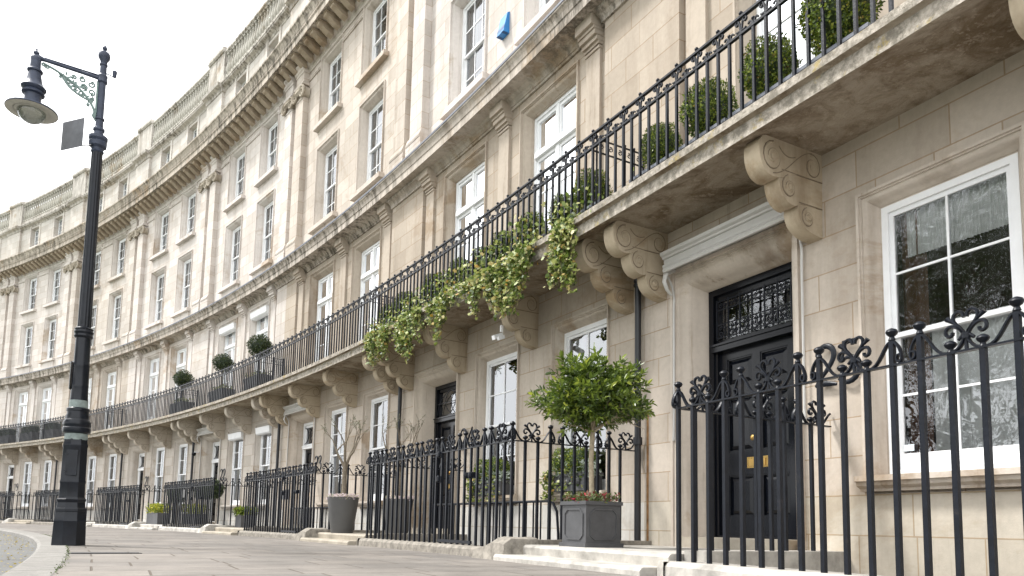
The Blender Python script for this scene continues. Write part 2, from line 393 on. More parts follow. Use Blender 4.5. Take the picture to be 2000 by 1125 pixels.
        if smooth is not None:
            me.polygons.foreach_set('use_smooth', [True] * len(me.polygons))
            me.set_sharp_from_angle(angle=math.radians(smooth))
        bm_fix(me); return me
def bm_fix(me):
    import bmesh
    b = bmesh.new(); b.from_mesh(me); bmesh.ops.recalc_face_normals(b, faces=b.faces); b.to_mesh(me); b.free()
def put(name, me, parent=None, loc=(0, 0, 0), rz=0.0, color=None, scale=None, label=None):
    o = bpy.data.objects.new(name, me); COL.objects.link(o); o.parent = parent
    o.location = loc; o.rotation_euler = (0, 0, rz)
    if color: o.color = (*color, 1)
    if scale: o.scale = scale if hasattr(scale, '__len__') else (scale,) * 3
    if label: o['label'] = label
    return o
def tag(o, label=None, cat=None, group=None, kind=None):
    if label: o['label'] = label
    if cat: o['category'] = cat
    if group: o['group'] = group
    if kind: o['kind'] = kind
    return o
def empty(name, loc=(0, 0, 0), rz=0.0):
    o = bpy.data.objects.new(name, None); COL.objects.link(o); o.location = loc; o.rotation_euler = (0, 0, rz); o.empty_display_size = 0.3
    return o
def world(s, u, off, z=0.0):              # house k, offset u -> world
    th = TH0 + (s + u / W) * DTH
    return (CX + (R - off) * math.sin(th), CY + (R - off) * math.cos(th), z), -th
def at(parent, name, me, u, off, z=0, **kw):
    return put(name, me, parent, F(u, off, z), -u / R, **kw)
exec_parts = []
def spiral(cx, cz, r0, r1, a0, turns, n=26, y=0.0, sgn=1):
    return [(cx + (r0 + (r1 - r0) * i / n) * math.cos(a0 + sgn * turns * 2 * PI * i / n), y, cz + (r0 + (r1 - r0) * i / n) * math.sin(a0 + sgn * turns * 2 * PI * i / n)) for i in range(n + 1)]
def bez(p0, p1, p2, p3, n=10):
    out = []
    for i in range(n + 1):
        t = i / n; out.append(tuple((1 - t) ** 3 * a + 3 * (1 - t) ** 2 * t * b_ + 3 * (1 - t) * t * t * c + t ** 3 * d for a, b_, c, d in zip(p0, p1, p2, p3)))
    return out

# ------------------------------------------------------------------ large structure: ground, road, kerb
CREAM = (0.65, 0.60, 0.56); TAN = (0.39, 0.325, 0.265); WARM = (0.50, 0.445, 0.39)
def ring(name, mats, o0, o1, z0, z1=None, s0=-12, s1=4, step=1.0, nrad=1, kind='structure'):
    z1 = z0 if z1 is None else z1
    a0, a1 = TH0 + s0 * DTH, TH0 + s1 * DTH
    n = max(2, int((s1 - s0) * W / step)); vs = []; fs = []; uv = []
    for i in range(n + 1):
        th = a0 + (a1 - a0) * i / n
        for j in range(nrad + 1):
            o = o0 + (o1 - o0) * j / nrad; z = z0 + (z1 - z0) * j / nrad
            vs.append((CX + (R - o) * math.sin(th), CY + (R - o) * math.cos(th), z)); uv.append((o, (th - TH0) * R))
    k = nrad + 1
    for i in range(n):
        for j in range(nrad): fs.append((i * k + j, i * k + j + 1, (i + 1) * k + j + 1, (i + 1) * k + j))
    me = bpy.data.meshes.new(name); me.from_pydata(vs, [], fs); me.update(); l = me.uv_layers.new(name='UVMap')
    for lp in me.loops: l.data[lp.index].uv = uv[lp.vertex_index]
    me.materials.append(MAT[mats]); bm_fix(me)
    o = put(name, me); tag(o, kind=kind); return o
def flip_up(o):
    me = o.data
    if me.polygons[0].normal.z < 0: me.flip_normals()
pv = ring('pavement', 'paving_flags', 2.1, 6.5, 0.0, nrad=4, step=0.5); flip_up(pv)
ks = []
def kerb_mesh():
    mb = MB(); prof = [(6.49, -0.3), (6.49, 0.004), (6.80, -0.006), (6.835, -0.03), (6.84, -0.3)]
    mb.sweep(prof, -12 * W, 3 * W, step=0.55); return mb
# kerb and gutter follow the curve of the crescent
def centre_sweep(name, prof, s0, s1, mat, step=0.55):
    vs = []; fs = []; uv = []; n = int((s1 - s0) * W / step); k = len(prof)
    for i in range(n + 1):
        th = TH0 + (s0 + (s1 - s0) * i / n) * DTH
        for o, z in prof:
            vs.append((CX + (R - o) * math.sin(th), CY + (R - o) * math.cos(th), z)); uv.append(((th - TH0) * R, o))
    for i in range(n):
        for j in range(k - 1): fs.append((i * k + j, i * k + j + 1, (i + 1) * k + j + 1, (i + 1) * k + j))
    me = bpy.data.meshes.new(name); me.from_pydata(vs, [], fs); me.update(); l = me.uv_layers.new(name='UVMap')
    for lp in me.loops: l.data[lp.index].uv = uv[lp.vertex_index]
    me.materials.append(MAT[mat]); bm_fix(me); o = put(name, me); tag(o, kind='structure'); return o
centre_sweep('kerb', [(6.49, 0.0), (6.50, 0.006), (6.79, 0.0), (6.83, -0.025), (6.84, -0.16)], -12, 4, 'granite_kerb')
rd = ring('road', 'asphalt', 6.83, 15.5, -0.10, -0.10, nrad=6); flip_up(rd)
rd2 = ring('far_kerb', 'granite_kerb', 15.5, 15.8, 0.0, 0.0); flip_up(rd2)
# garden ground inside the crescent and open ground all round, to the horizon
def disc(name, mat, r0, r1, z, a0=0, a1=2 * PI, n=96):
    vs = []; fs = []
    for i in range(n + 1):
        a = a0 + (a1 - a0) * i / n
        vs += [(CX + r0 * math.sin(a), CY + r0 * math.cos(a), z), (CX + r1 * math.sin(a), CY + r1 * math.cos(a), z)]
    for i in range(n): fs.append((2 * i, 2 * i + 1, 2 * i + 3, 2 * i + 2))
    me = bpy.data.meshes.new(name); me.from_pydata(vs, [], fs); me.update(); me.uv_layers.new(name='UVMap'); me.materials.append(MAT[mat]); bm_fix(me)
    o = put(name, me); flip_up(o); tag(o, kind='structure'); return o
disc('garden_ground', 'grass_ground', 0.01, R - 15.8, -0.02)
disc('ground', 'grass_ground', R + 12, R + 1500, -0.05)

# ------------------------------------------------------------------ house meshes
A_OP = (3.38, 4.60, 0.93, 3.50); B_OP = (5.91, 7.09, 0.93, 3.50); D_OP = (0.84, 2.26, 0.31, 3.42)
F1A = (1.84, 3.26, 4.47, 7.70); F1B = (4.82, 6.24, 4.47, 7.70)
C1, C2 = 2.50, 5.48
U2A = (C1 - .64, C1 + .64, 9.29, 11.72); U2B = (C2 - .64, C2 + .64, 9.29, 11.72)
U3A = (C1 - .64, C1 + .64, 12.60, 14.70); U3B = (C2 - .64, C2 + .64, 12.60, 14.70)
ATA = (C1 - .52, C1 + .52, 16.62, 17.78); ATB = (C2 - .52, C2 + .52, 16.62, 17.78)
def grow(o, e, bottom=False): return (o[0] - e, o[1] + e, o[2] - (e if bottom else 0), o[3] + e)
HM = {}
def build_house_meshes():
    c = True
    HM['basement_wall'] = MB().wall(0, W, -2.4, 0.76, 0.0, [(D_OP[0] - .28, D_OP[1] + .28, -0.3, 0.76)]).mesh('basement_wall', 'ashlar_stone', c)
    g = MB().wall(0, W, 0.76, 4.30, 0.0, [(D_OP[0] - .28, D_OP[1] + .28, 0.5, D_OP[3] + .28), grow(A_OP, .15), grow(B_OP, .15)])
    for O in (A_OP, B_OP): g.wall(O[0] - .15, O[1] + .15, 0.76, 0.93, 0.0, [])
    HM['ground_floor_wall'] = g.mesh('ground_floor_wall', 'ashlar_stone', c)
    f = MB().wall(0.8, 7.2, 4.42, 8.10, 0.0, [grow(F1A, .17), grow(F1B, .17)])
    for a, b in ((0, .8), (7.2, 8)): f.box(a, b, 0.0, 0.10, 4.42, 8.06)
    HM['first_floor_wall'] = f.mesh('first_floor_wall', 'ashlar_stone', c)
    HM['upper_wall'] = MB().wall(0, W, 8.40, 15.3, 0.0, [grow(o, .15) for o in (U2A, U2B, U3A, U3B)]).mesh('upper_wall', 'ashlar_stone', c)
    at_ = MB().wall(0, W, 15.9, 18.0, 0.05, [ATA, ATB])
    for a, b in ((0, .78), (7.22, 8)): at_.box(a, b, .05, .17, 15.9, 17.94)
    for O in (ATA, ATB):
        at_.frame(*O, [(0, -.22), (0, .05)])
        for s_ in (-1, 1):
            x = O[0] - .16 if s_ < 0 else O[1]
            at_.box(x, x + .16, .05, .085, 16.5, 17.94)
    HM['attic_wall'] = at_.mesh('attic_wall', 'ashlar_stone', c)
    # openings' moulded surrounds
    pd = [(0, -.52), (0, -.27), (.02, -.25), (.04, -.18), (.08, -.10), (.13, -.045), (.17, -.02), (.185, .012), (.20, .012), (.205, .03), (.235, .03), (.24, .05), (.28, .05), (.28, 0)]
    HM['door_surround'] = MB().frame(*D_OP[:2], -0.3, D_OP[3], pd).mesh('door_surround', 'carved_stone', c, 50)
    pw = [(0, -.26), (0, -.13), (.012, -.13), (.014, -.115), (.03, -.10), (.05, -.065), (.065, -.03), (.085, -.008), (.105, 0.0), (.108, .022), (.12, .022), (.123, .042), (.15, .042), (.15, 0)]
    for nm, O in (('ga', A_OP), ('gb', B_OP)): HM['surround_' + nm] = MB().frame(*O, pw).mesh('window_surround', 'carved_stone', c, 50)
    pf = [(e * 1.13, o_) for e, o_ in pw]
    for nm, O in (('fa', F1A), ('fb', F1B)): HM['surround_' + nm] = MB().frame(*O, pf).mesh('window_surround', 'carved_stone', c, 50)
    for nm, O in (('2a', U2A), ('2b', U2B), ('3a', U3A), ('3b', U3B)): HM['surround_' + nm] = MB().frame(*O, pw).mesh('window_surround', 'carved_stone', c, 50)
    sill = lambda u0, u1, z: MB().sweep([(-.3, z - .15), (-.3, z + .005), (.04, z), (.15, z - .01), (.15, z - .06), (.125, z - .065), (.115, z - .10), (.07, z - .125), (.065, z - .15)], u0, u1)
    for nm, O, e in (('ga', A_OP, .17), ('gb', B_OP, .17)): HM['sill_' + nm] = sill(O[0] - e, O[1] + e, .93).mesh('sill', 'carved_stone', c)
    for nm, O in (('2a', U2A), ('2b', U2B), ('3a', U3A), ('3b', U3B)):
        s_ = MB().box(O[0] - .27, O[1] + .27, -.26, .15, O[2] - .13, O[2])
        if nm[0] == '2': s_.box(O[0] - .15, O[1] + .15, 0, .04, 8.5, O[2] - .13)
        HM['sill_' + nm] = s_.mesh('sill', 'carved_stone', c)
    for nm, O in (('aa', ATA), ('ab', ATB)): HM['sill_' + nm] = MB().box(O[0] - .05, O[1] + .05, -.2, .09, O[2] - .08, O[2]).mesh('sill', 'carved_stone', c)
    # door step
    HM['door_step'] = MB().box(D_OP[0] - .04, D_OP[1] + .04, -.6, .10, -.2, .31).mesh('door_step', 'sandstone_step', c)
    # first floor pilasters with console caps
    for i, (a, b) in enumerate(((.88, 1.23), (3.94, 4.30), (6.66, 7.01))):
        p = MB().box(a, b, 0, .055, 4.46, 7.72)
        for z0, z1, o_, e in ((7.72, 7.76, .075, .01), (7.78, 7.83, .09, .015), (7.83, 7.90, .13, .02), (7.90, 7.98, .175, .03), (7.98, 8.03, .20, .035), (8.03, 8.19, .25, .04)):
            p.box(a - e, b + e, 0, o_, z0, z1)
        HM['pilaster_%d' % i] = p.mesh('pilaster', 'carved_stone', c)
    prof = [(0, 8.03), (.035, 8.03), (.04, 8.07), (.06, 8.075), (.07, 8.11), (.10, 8.15), (.15, 8.175), (.17, 8.19), (.39, 8.20), (.40, 8.19), (.415, 8.19), (.415, 8.34), (.43, 8.35), (.435, 8.37), (.445, 8.43), (.475, 8.48), (.50, 8.50), (.50, 8.555), (0, 8.60)]
    s_ = MB().sweep(prof, 0, W)
    for a, b in ((0, .84), (7.16, 8)):
        s_.sweep([(0, 8.0), (.135, 8.0), (.14, 8.06), (.17, 8.10), (.24, 8.14), (.25, 8.185), (0, 8.185)], a, b)
    HM['string_course'] = s_.mesh('string_course', 'weathered_stone', c)
    HM['lead_flashing'] = MB().box(0, W, 0, .508, 8.557, 8.572).box(0, W, 0.502, .512, 8.53, 8.572).mesh('lead_flashing', 'lead_flashing', c)
    # giant pilasters on the upper floors
    vol = []
    for i, (a, b) in enumerate(((.15, .75), (7.25, 7.85))):
        p = MB().box(a - .08, b + .08, 0, .24, 8.5, 9.12).sweep([(0, 9.12), (.25, 9.12), (.26, 9.17), (.235, 9.21), (.225, 9.26), (.205, 9.30), (0, 9.30)], a - .05, b + .05)
        p.box(a, b, 0, .18, 9.28, 13.96)
        p.box(a - .01, b + .01, 0, .20, 13.96, 14.0).box(a + .02, b - .02, 0, .17, 14.0, 14.40)
        p.box(a - .05, b + .05, 0, .25, 14.42, 14.50).box(a - .01, b + .01, 0, .19, 14.50, 14.90)
        HM['giant_pilaster_%d' % i] = p.mesh('giant_pilaster', 'ashlar_stone', c)
    cap = MB()       # ionic capital, straight piece
    for sx_ in (-1, 1):
        for t_ in (0, 1):
            y = -.20 - .03 * t_
        cap.tube([(x, -.235, z) for x, _, z in spiral(sx_ * .27, 14.17, .19, .03, PI / 2, 2.0, 34, 0, -sx_)], [.046 - .0008 * i for i in range(35)], 6)
        cap.tube([(sx_ * .27, -.02, 14.17), (sx_ * .27, -.10, 14.17), (sx_ * .27, -.20, 14.17)], [.19, .14, .17], 12)
        cap.tube([(sx_ * .20, -.24, 14.36), (sx_ * .08, -.25, 14.33), (0, -.25, 14.31)], .03, 6)
    cap.tube([(-.20, -.25, 14.28), (-.08, -.28, 14.20), (.08, -.28, 14.20), (.20, -.25, 14.28)], [.03, .055, .055, .03], 6)
    cap.tube([(-.26, -.22, 14.40), (.26, -.22, 14.40)], .035, 6)
    for q in range(5):
        x = -.16 + .08 * q; cap.tube([(x, -.24, 14.10), (x, -.265, 14.15), (x, -.25, 14.24)], [.015, .032, .02], 5)
    HM['capital'] = cap.mesh('capital', 'carved_stone', False, 50)
    # frieze, bed mould, cornice
    s_ = MB().sweep([(0, 14.86), (.03, 14.86), (.035, 14.92), (.06, 14.94), (.075, 15.0), (.12, 15.03), (.15, 15.06), (.16, 15.10), (0, 15.10)], 0, W)
    for a, b in ((.12, .78), (7.22, 7.88)):
        s_.sweep([(0, 14.84), (.21, 14.84), (.215, 14.90), (.25, 14.93), (.27, 15.0), (.33, 15.04), (.34, 15.095), (0, 15.095)], a, b)
    for a, b in ((.78, C1 - .8), (C1 + .8, C2 - .8), (C2 + .8, 7.22)): s_.box(a, b, 0, .04, 14.56, 14.60).box(a, b, 0, .055, 14.60, 14.64)
    HM['frieze'] = s_.mesh('frieze', 'carved_stone', c)
    s_ = MB().sweep([(0, 15.10), (.16, 15.10), (.16, 15.27), (.66, 15.28), (.68, 15.27), (.70, 15.27), (.70, 15.47), (.715, 15.48), (.72, 15.60), (.735, 15.62), (.75, 15.70), (.80, 15.80), (.84, 15.84), (.84, 15.90), (.05, 16.0), (0, 16.0)], 0, W)
    nb = 80
    for i in range(nb):
        u = W * (i + .5) / nb; s_.box(u - .03, u + .03, .70, .735, 15.50, 15.585)
    HM['cornice'] = s_.mesh('cornice', 'weathered_stone', c)
    mo = MB().poly_extrude([(-.15, 15.275), (-.60, 15.275), (-.60, 15.17), (-.57, 15.15), (-.50, 15.13), (-.42, 15.07), (-.30, 14.99), (-.15, 14.95)], -.115, .115).box(-.14, .14, -.63, -.15, 15.235, 15.273)
    HM['modillion'] = mo.mesh('modillion', 'carved_stone', False)
    s_ = MB().sweep([(0, 17.90), (.07, 17.90), (.09, 17.97), (.14, 18.0), (.24, 18.04), (.25, 18.10), (.27, 18.11), (.27, 18.17), (-.1, 18.22), (-.1, 17.90)], 0, W)
    for a, b in ((0, .84), (7.16, 8)): s_.sweep([(.05, 17.84), (.2, 17.84), (.22, 17.97), (.28, 18.0), (.38, 18.04), (.40, 18.15), (.05, 18.18)], a, b)
    HM['attic_cornice'] = s_.mesh('attic_cornice', 'weathered_stone', c)
    s_ = MB().sweep([(-.25, 18.2), (.10, 18.2), (.10, 18.44), (.07, 18.47), (-.25, 18.47)], 0, W)
    s_.sweep([(-.22, 19.50), (.09, 19.50), (.13, 19.55), (.15, 19.56), (.15, 19.66), (.10, 19.70), (-.22, 19.74)], 0, W)
    for a, b in ((0, .80), (7.20, 8)):
        s_.box(a, b, -.25, .16, 18.2, 19.60).sweep([(-.28, 19.60), (.20, 19.60), (.25, 19.66), (.25, 19.78), (-.28, 19.86)], a, b)
    HM['parapet'] = s_.mesh('parapet', 'weathered_stone', c)
    HM['baluster'] = MB().box(-.08, .08, -.10, .06, 18.47, 18.56).lathe([(.055, 18.56), (.045, 18.60), (.06, 18.64), (.098, 18.78), (.085, 18.92), (.048, 19.10), (.042, 19.25), (.062, 19.30), (.045, 19.33), (.06, 19.42), (.07, 19.44)], 8, (0, -.02)).box(-.08, .08, -.10, .06, 19.43, 19.50).mesh('baluster', 'carved_stone', False, 45)
    # scrolled consoles under the balcony
    def arc(cx, cz, r, a0, a1, n): return [(cx + r * math.cos(math.radians(a0 + (a1 - a0) * i / n)), cz + r * math.sin(math.radians(a0 + (a1 - a0) * i / n))) for i in range(n + 1)]
    Y = lambda pts: [(-o, z) for o, z in pts]
    cs = MB(); x1 = .21
    cs.poly_extrude(Y([(0, 4.262), (.93, 4.262), (.985, 4.20)] + bez((1.0, 4.16), (1.02, 3.98), (.93, 3.865), (.80, 3.855), 8) + bez((.80, 3.855), (.64, 3.855), (.50, 3.95), (.42, 3.955), 6)[1:] + [(0, 3.955)]), 0, x1)
    cs.poly_extrude(Y([(0, 3.955)] + [(.70, 3.955), (.70, 3.86)] + bez((.70, 3.86), (.69, 3.68), (.56, 3.615), (.44, 3.625), 8) + [(.36, 3.665), (0, 3.675)]), .006, x1 - .006)
    cs.poly_extrude(Y([(0, 3.675)] + [(.40, 3.675), (.40, 3.60)] + bez((.40, 3.60), (.38, 3.44), (.22, 3.385), (0, 3.375), 8)), .012, x1 - .012)
    gv = MB()  # thin dark tubes: groove shade drawn as colour along scrolls and tiers
    for xs, sg in ((x1, 1), (0.0, -1)):
        def sp(cx, cz, r0, r1, a0, t, sgn, ins=0):
            pts = spiral(cx, cz, r0, r1, math.radians(a0), t, 26, 0, sgn)
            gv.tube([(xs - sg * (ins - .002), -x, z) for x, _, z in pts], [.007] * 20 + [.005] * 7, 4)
            cs.tube([(xs - sg * ins, -x * 1.0, z) for x, _, z in spiral(cx, cz, r0 - .022, r1, math.radians(a0), t, 26, 0, sgn)], .013, 5)
            cs.tube([(xs - sg * .02, -cx, cz), (xs + sg * .012, -cx, cz)], .03, 8)
        sp(.80, 4.055, .165, .03, 95, 1.7, -1); sp(.17, 4.09, .14, .025, 80, 1.7, 1)
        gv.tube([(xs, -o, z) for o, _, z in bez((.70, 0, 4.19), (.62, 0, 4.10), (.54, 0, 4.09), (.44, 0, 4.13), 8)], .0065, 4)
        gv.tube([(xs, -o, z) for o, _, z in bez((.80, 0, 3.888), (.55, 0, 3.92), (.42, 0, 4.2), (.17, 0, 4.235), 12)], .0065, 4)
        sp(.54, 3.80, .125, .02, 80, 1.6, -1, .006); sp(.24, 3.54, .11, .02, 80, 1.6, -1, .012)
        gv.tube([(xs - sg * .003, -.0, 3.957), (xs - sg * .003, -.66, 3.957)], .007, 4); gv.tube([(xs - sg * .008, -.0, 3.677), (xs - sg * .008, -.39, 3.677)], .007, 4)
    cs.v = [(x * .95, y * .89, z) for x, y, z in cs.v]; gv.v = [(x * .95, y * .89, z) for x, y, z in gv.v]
    HM['console'] = cs.mesh('console', 'carved_stone', False, 40)
    HM['console_shade_lines'] = gv.mesh('shade_lines', 'carving_shade', False, 40)
    # balcony
    HM['balcony_slab'] = MB().sweep([(0, 4.255), (.80, 4.255), (.86, 4.235), (1.00, 4.19), (1.03, 4.19), (1.03, 4.335), (1.05, 4.345), (1.09, 4.35), (1.095, 4.43), (1.07, 4.445), (0, 4.455)], 0, W, step=.5).mesh('balcony_slab', 'balcony_concrete', c)
    HM['balcony_railing'] = MB().box(0, W, .982, 1.018, 5.290, 5.314, .5).box(0, W, .98, 1.022, 5.470, 5.494, .5).mesh('balcony_railing', 'black_iron', c)
    tb = MB().box(-.014, .014, -.014, .014, 4.44, 5.32)
    for s_x in (-1, 1):
        tb.tube(bez((s_x * .004, 0, 5.31), (s_x * .012, 0, 5.40), (s_x * .02, 0, 5.47), (s_x * .052, 0, 5.465), 6) + spiral(s_x * .050, 5.435, .028, .008, PI / 2, .8, 8, 0, -s_x)[1:], .0105, 4, 1.4)
        tb.tube(bez((s_x * .012, 0, 5.34), (s_x * .05, 0, 5.35), (s_x * .055, 0, 5.33), (s_x * .062, 0, 5.352), 5), .0095, 4, 1.4)
    tb.lathe([(.006, 5.49), (.012, 5.495), (.010, 5.505), (.022, 5.518), (.024, 5.53), (.012, 5.545)], 8)
    HM['bar_tall'] = tb.mesh('baluster', 'black_iron', False, 50)
    sb = MB().box(-.014, .014, -.014, .014, 4.44, 5.345).lathe([(.008, 5.345), (.014, 5.35), (.010, 5.357), (.021, 5.37), (.021, 5.382), (.01, 5.392)], 8)
    for s_x in (-1, 1):
        sb.tube(spiral(s_x * .048, 5.35, .012, .034, 0 if s_x > 0 else PI, .75, 9, 0, s_x), .0095, 4, 1.4)
    HM['bar_short'] = sb.mesh('baluster', 'black_iron', False, 50)
    dv = MB().box(-.01, .01, -1.0, -.04, 5.295, 5.31).box(-.01, .01, -1.0, -.04, 5.475, 5.49)
    for i in range(6):
        y = -.12 - .155 * i; dv.box(-.01, .01, y - .01, y + .01, 4.44, 5.49)
        dv.tube([(0, y + .07 + x, z) for x, _, z in spiral(0, 5.39, .008, .04, 0, 1.3, 10)], .006, 4, 1.3)
        dv.lathe([(.008, 5.49), (.02, 5.505), (.02, 5.52), (.008, 5.53)], 6, (0, y))
    HM['divider'] = dv.mesh('divider_railing', 'black_iron', False, 50)
    # rooms behind the glass: floors, back and party walls
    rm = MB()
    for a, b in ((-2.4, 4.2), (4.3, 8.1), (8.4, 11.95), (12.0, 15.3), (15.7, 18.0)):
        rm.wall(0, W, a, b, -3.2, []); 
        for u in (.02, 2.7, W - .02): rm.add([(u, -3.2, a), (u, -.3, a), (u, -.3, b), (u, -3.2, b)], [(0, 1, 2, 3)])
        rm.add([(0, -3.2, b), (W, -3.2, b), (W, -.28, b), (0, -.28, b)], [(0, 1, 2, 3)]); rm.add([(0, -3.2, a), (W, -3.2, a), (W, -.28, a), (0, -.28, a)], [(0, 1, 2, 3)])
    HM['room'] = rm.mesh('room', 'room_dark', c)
    HM['roof'] = MB().box(0, W, -9, -.22, 17.9, 18.3).box(0, W, -9, -3.3, -2.4, 17.9).mesh('roof', 'slate', c)
    HM['drainpipe'] = MB().tube([(0, -.10, -.6), (0, -.10, 4.2)], .045, 10).lathe([(.062, 3.72), (.062, 3.76)], 10, (0, -.10)).lathe([(.062, 3.66), (.062, 3.69)], 10, (0, -.10)).lathe([(.062, 1.5), (.062, 1.6)], 10, (0, -.10)).mesh('drainpipe', 'pipe_black', False, 50)
build_house_meshes()

# windows ---------------------------------------------------------------
WM = {}
def sash(key, O, cols, rows, fw=.075, low=.13, glassmat='window_glass', bw=.011):
    w_, h_ = O[1] - O[0], O[3] - O[2]; x = w_ / 2; m_ = MB()
    m_.box(-x, -x + fw, 0, .13, 0, h_).box(x - fw, x, 0, .13, 0, h_).box(-x + fw, x - fw, 0, .13, h_ - fw, h_).box(-x + fw, x - fw, -.01, .13, 0, .05)
    zm = h_ * .5 + .02; y0, y1 = .025, .065; st = .042
    xi = x - fw
    for (za, zb, y) in ((zm - .02, h_ - fw, y0), (.05, zm + .025, y1)):
        lo = low if za == .05 else .045
        m_.box(-xi, -xi + st, y, y + .036, za, zb).box(xi - st, xi, y, y + .036, za, zb).box(-xi + st, xi - st, y, y + .036, zb - .045, zb).box(-xi + st, xi - st, y - .002, y + .036, za, za + lo)
        gx0, gx1, gz0, gz1 = -xi + st, xi - st, za + lo, zb - .045
        for c_ in range(1, cols):
            q = gx0 + (gx1 - gx0) * c_ / cols; m_.box(q - bw, q + bw, y + .004, y + .03, gz0, gz1)
        for r_ in range(1, rows):
            q = gz0 + (gz1 - gz0) * r_ / rows; m_.box(gx0, gx1, y + .006, y + .028, q - bw, q + bw)
    m_.box(-.07, .07, .045, .065, .10, .115)
    WM[key] = (m_.mesh('window', 'white_paint'), MB().add([(-xi, y0 + .017, zm), (xi, y0 + .017, zm), (xi, y0 + .017, h_ - fw), (-xi, y0 + .017, h_ - fw), (-xi, y1 + .017, .06), (xi, y1 + .017, .06), (xi, y1 + .017, zm), (-xi, y1 + .017, zm)], [(0, 1, 2, 3), (4, 5, 6, 7)]).mesh('glass', glassmat), w_, h_)
sash('ga', A_OP, 2, 2, .07); sash('ga_old', A_OP, 2, 2, .065, .15, 'old_glass', .0105)
sash('u2', U2A, 3, 2, .07); sash('u3', U3A, 3, 2, .07, .07)
def french(key, O):
    w_, h_ = O[1] - O[0], O[3] - O[2]; x = w_ / 2; fw = .055; m_ = MB(); zt = 2.50
    m_.box(-x, -x + fw, 0, .12, 0, h_).box(x - fw, x, 0, .12, 0, h_).box(-x + fw, x - fw, 0, .12, h_ - fw, h_).box(-x + fw, x - fw, -.03, .12, zt - .05, zt + .05).box(-x + fw, x - fw, 0, .12, 0, .05)
    m_.box(-.04, .04, .01, .1, zt + .05, h_ - fw).box(-.045, .045, .01, .1, .05, zt - .05)
    for a, b in ((-x + fw, -.04), (.04, x - fw)):
        m_.box(a, a + .045, .03, .08, .05, h_ - fw).box(b - .045, b, .03, .08, .05, h_ - fw)
        for z0, z1 in ((zt + .05, zt + .11), (h_ - fw - .06, h_ - fw), (zt - .12, zt - .05), (.05, .55)): m_.box(a + .045, b - .045, .03, .08, z0, z1)
        for q in (1, 2): m_.box(a + .045, b - .045, .04, .07, .55 + q * .61 - .012, .55 + q * .61 + .012)
    g_ = MB().add([(-x + fw, .055, .05), (x - fw, .055, .05), (x - fw, .055, h_ - fw), (-x + fw, .055, h_ - fw)], [(0, 1, 2, 3)])
    WM[key] = (m_.mesh('window', 'white_paint'), g_.mesh('glass', 'window_glass'), w_, h_)
french('f', F1A)
def attic(key, O):
    w_, h_ = O[1] - O[0], O[3] - O[2]; x = w_ / 2; m_ = MB(); fw = .06
    m_.box(-x, -x + fw, 0, .1, 0, h_).box(x - fw, x, 0, .1, 0, h_).box(-x + fw, x - fw, 0, .1, h_ - fw, h_).box(-x + fw, x - fw, 0, .1, 0, fw).box(-.05, .05, .0, .08, fw, h_ - fw)
    for q in (.33, .66): m_.box(-x + fw, x - fw, .03, .06, h_ * q - .012, h_ * q + .012)
    for q in (-.25, .25): m_.box(q * w_ - .012, q * w_ + .012, .03, .06, fw, h_ - fw)
    g_ = MB().add([(-x + fw, .045, fw), (x - fw, .045, fw), (x - fw, .045, h_ - fw), (-x + fw, .045, h_ - fw)], [(0, 1, 2, 3)])
    WM[key] = (m_.mesh('window', 'white_paint'), g_.mesh('glass', 'window_glass'), w_, h_)
attic('a', ATA)
def pleat(x0, x1, z0, z1, amp=.018, per=.075, y=.0):
    n_ = max(4, int((x1 - x0) / per * 4)); vs = []; fs = []
    for i in range(n_ + 1):
        x = x0 + (x1 - x0) * i / n_; yy = y + amp * math.sin(2 * PI * (x - x0) / per + .8 * math.sin(9 * x))
        vs += [(x, yy, z0), (x + .004 * math.sin(i), yy * .9, z1)]
    for i in range(n_): fs.append((2 * i, 2 * i + 2, 2 * i + 3, 2 * i + 1))
    return MB().add(vs, fs)
CM = {}
for key in ('ga', 'ga_old', 'u2', 'u3', 'f', 'a'):
    w_, h_ = WM[key][2], WM[key][3]; x = w_ / 2 - .03
    a = pleat(-x, -x * .45, 0, h_ - .02); b = pleat(x * .5, x, 0, h_ - .02)
    a.add(b.v, b.f); CM[key, 0] = a.mesh('curtain', 'curtain', False, 60)
    q = MB().add([(-x, .0, h_ * .62), (x, .0, h_ * .62), (x, .0, h_), (-x, .0, h_)], [(0, 1, 2, 3)])
    b = pleat(x * .35, x, 0, h_ - .02, y=.05); q.add(b.v, b.f); CM[key, 1] = q.mesh('blind', 'curtain', False, 60)
    q = pleat(-x, x, 0, h_ - .03, .012, .06); CM[key, 2] = q.mesh('curtain', 'curtain', False, 60)
# near window: folded pelmet blind above, net curtain below
w_, h_ = WM['ga_old'][2], WM['ga_old'][3]; x = w_ / 2 - .05
q = pleat(-x + .1, x, h_ - .55, h_ - .1, .010, .030); CM['pel'] = q.mesh('blind', 'curtain', False, 60)
q = pleat(-x + .30, x, .0, h_ * .52, .020, .13); CM['net'] = q.mesh('curtain', 'curtain', False, 60)
CM['drape'] = pleat(-x + .02, -x + .26, 0, h_ - .1, .03, .10).mesh('drape', 'brown_wood', False, 60)

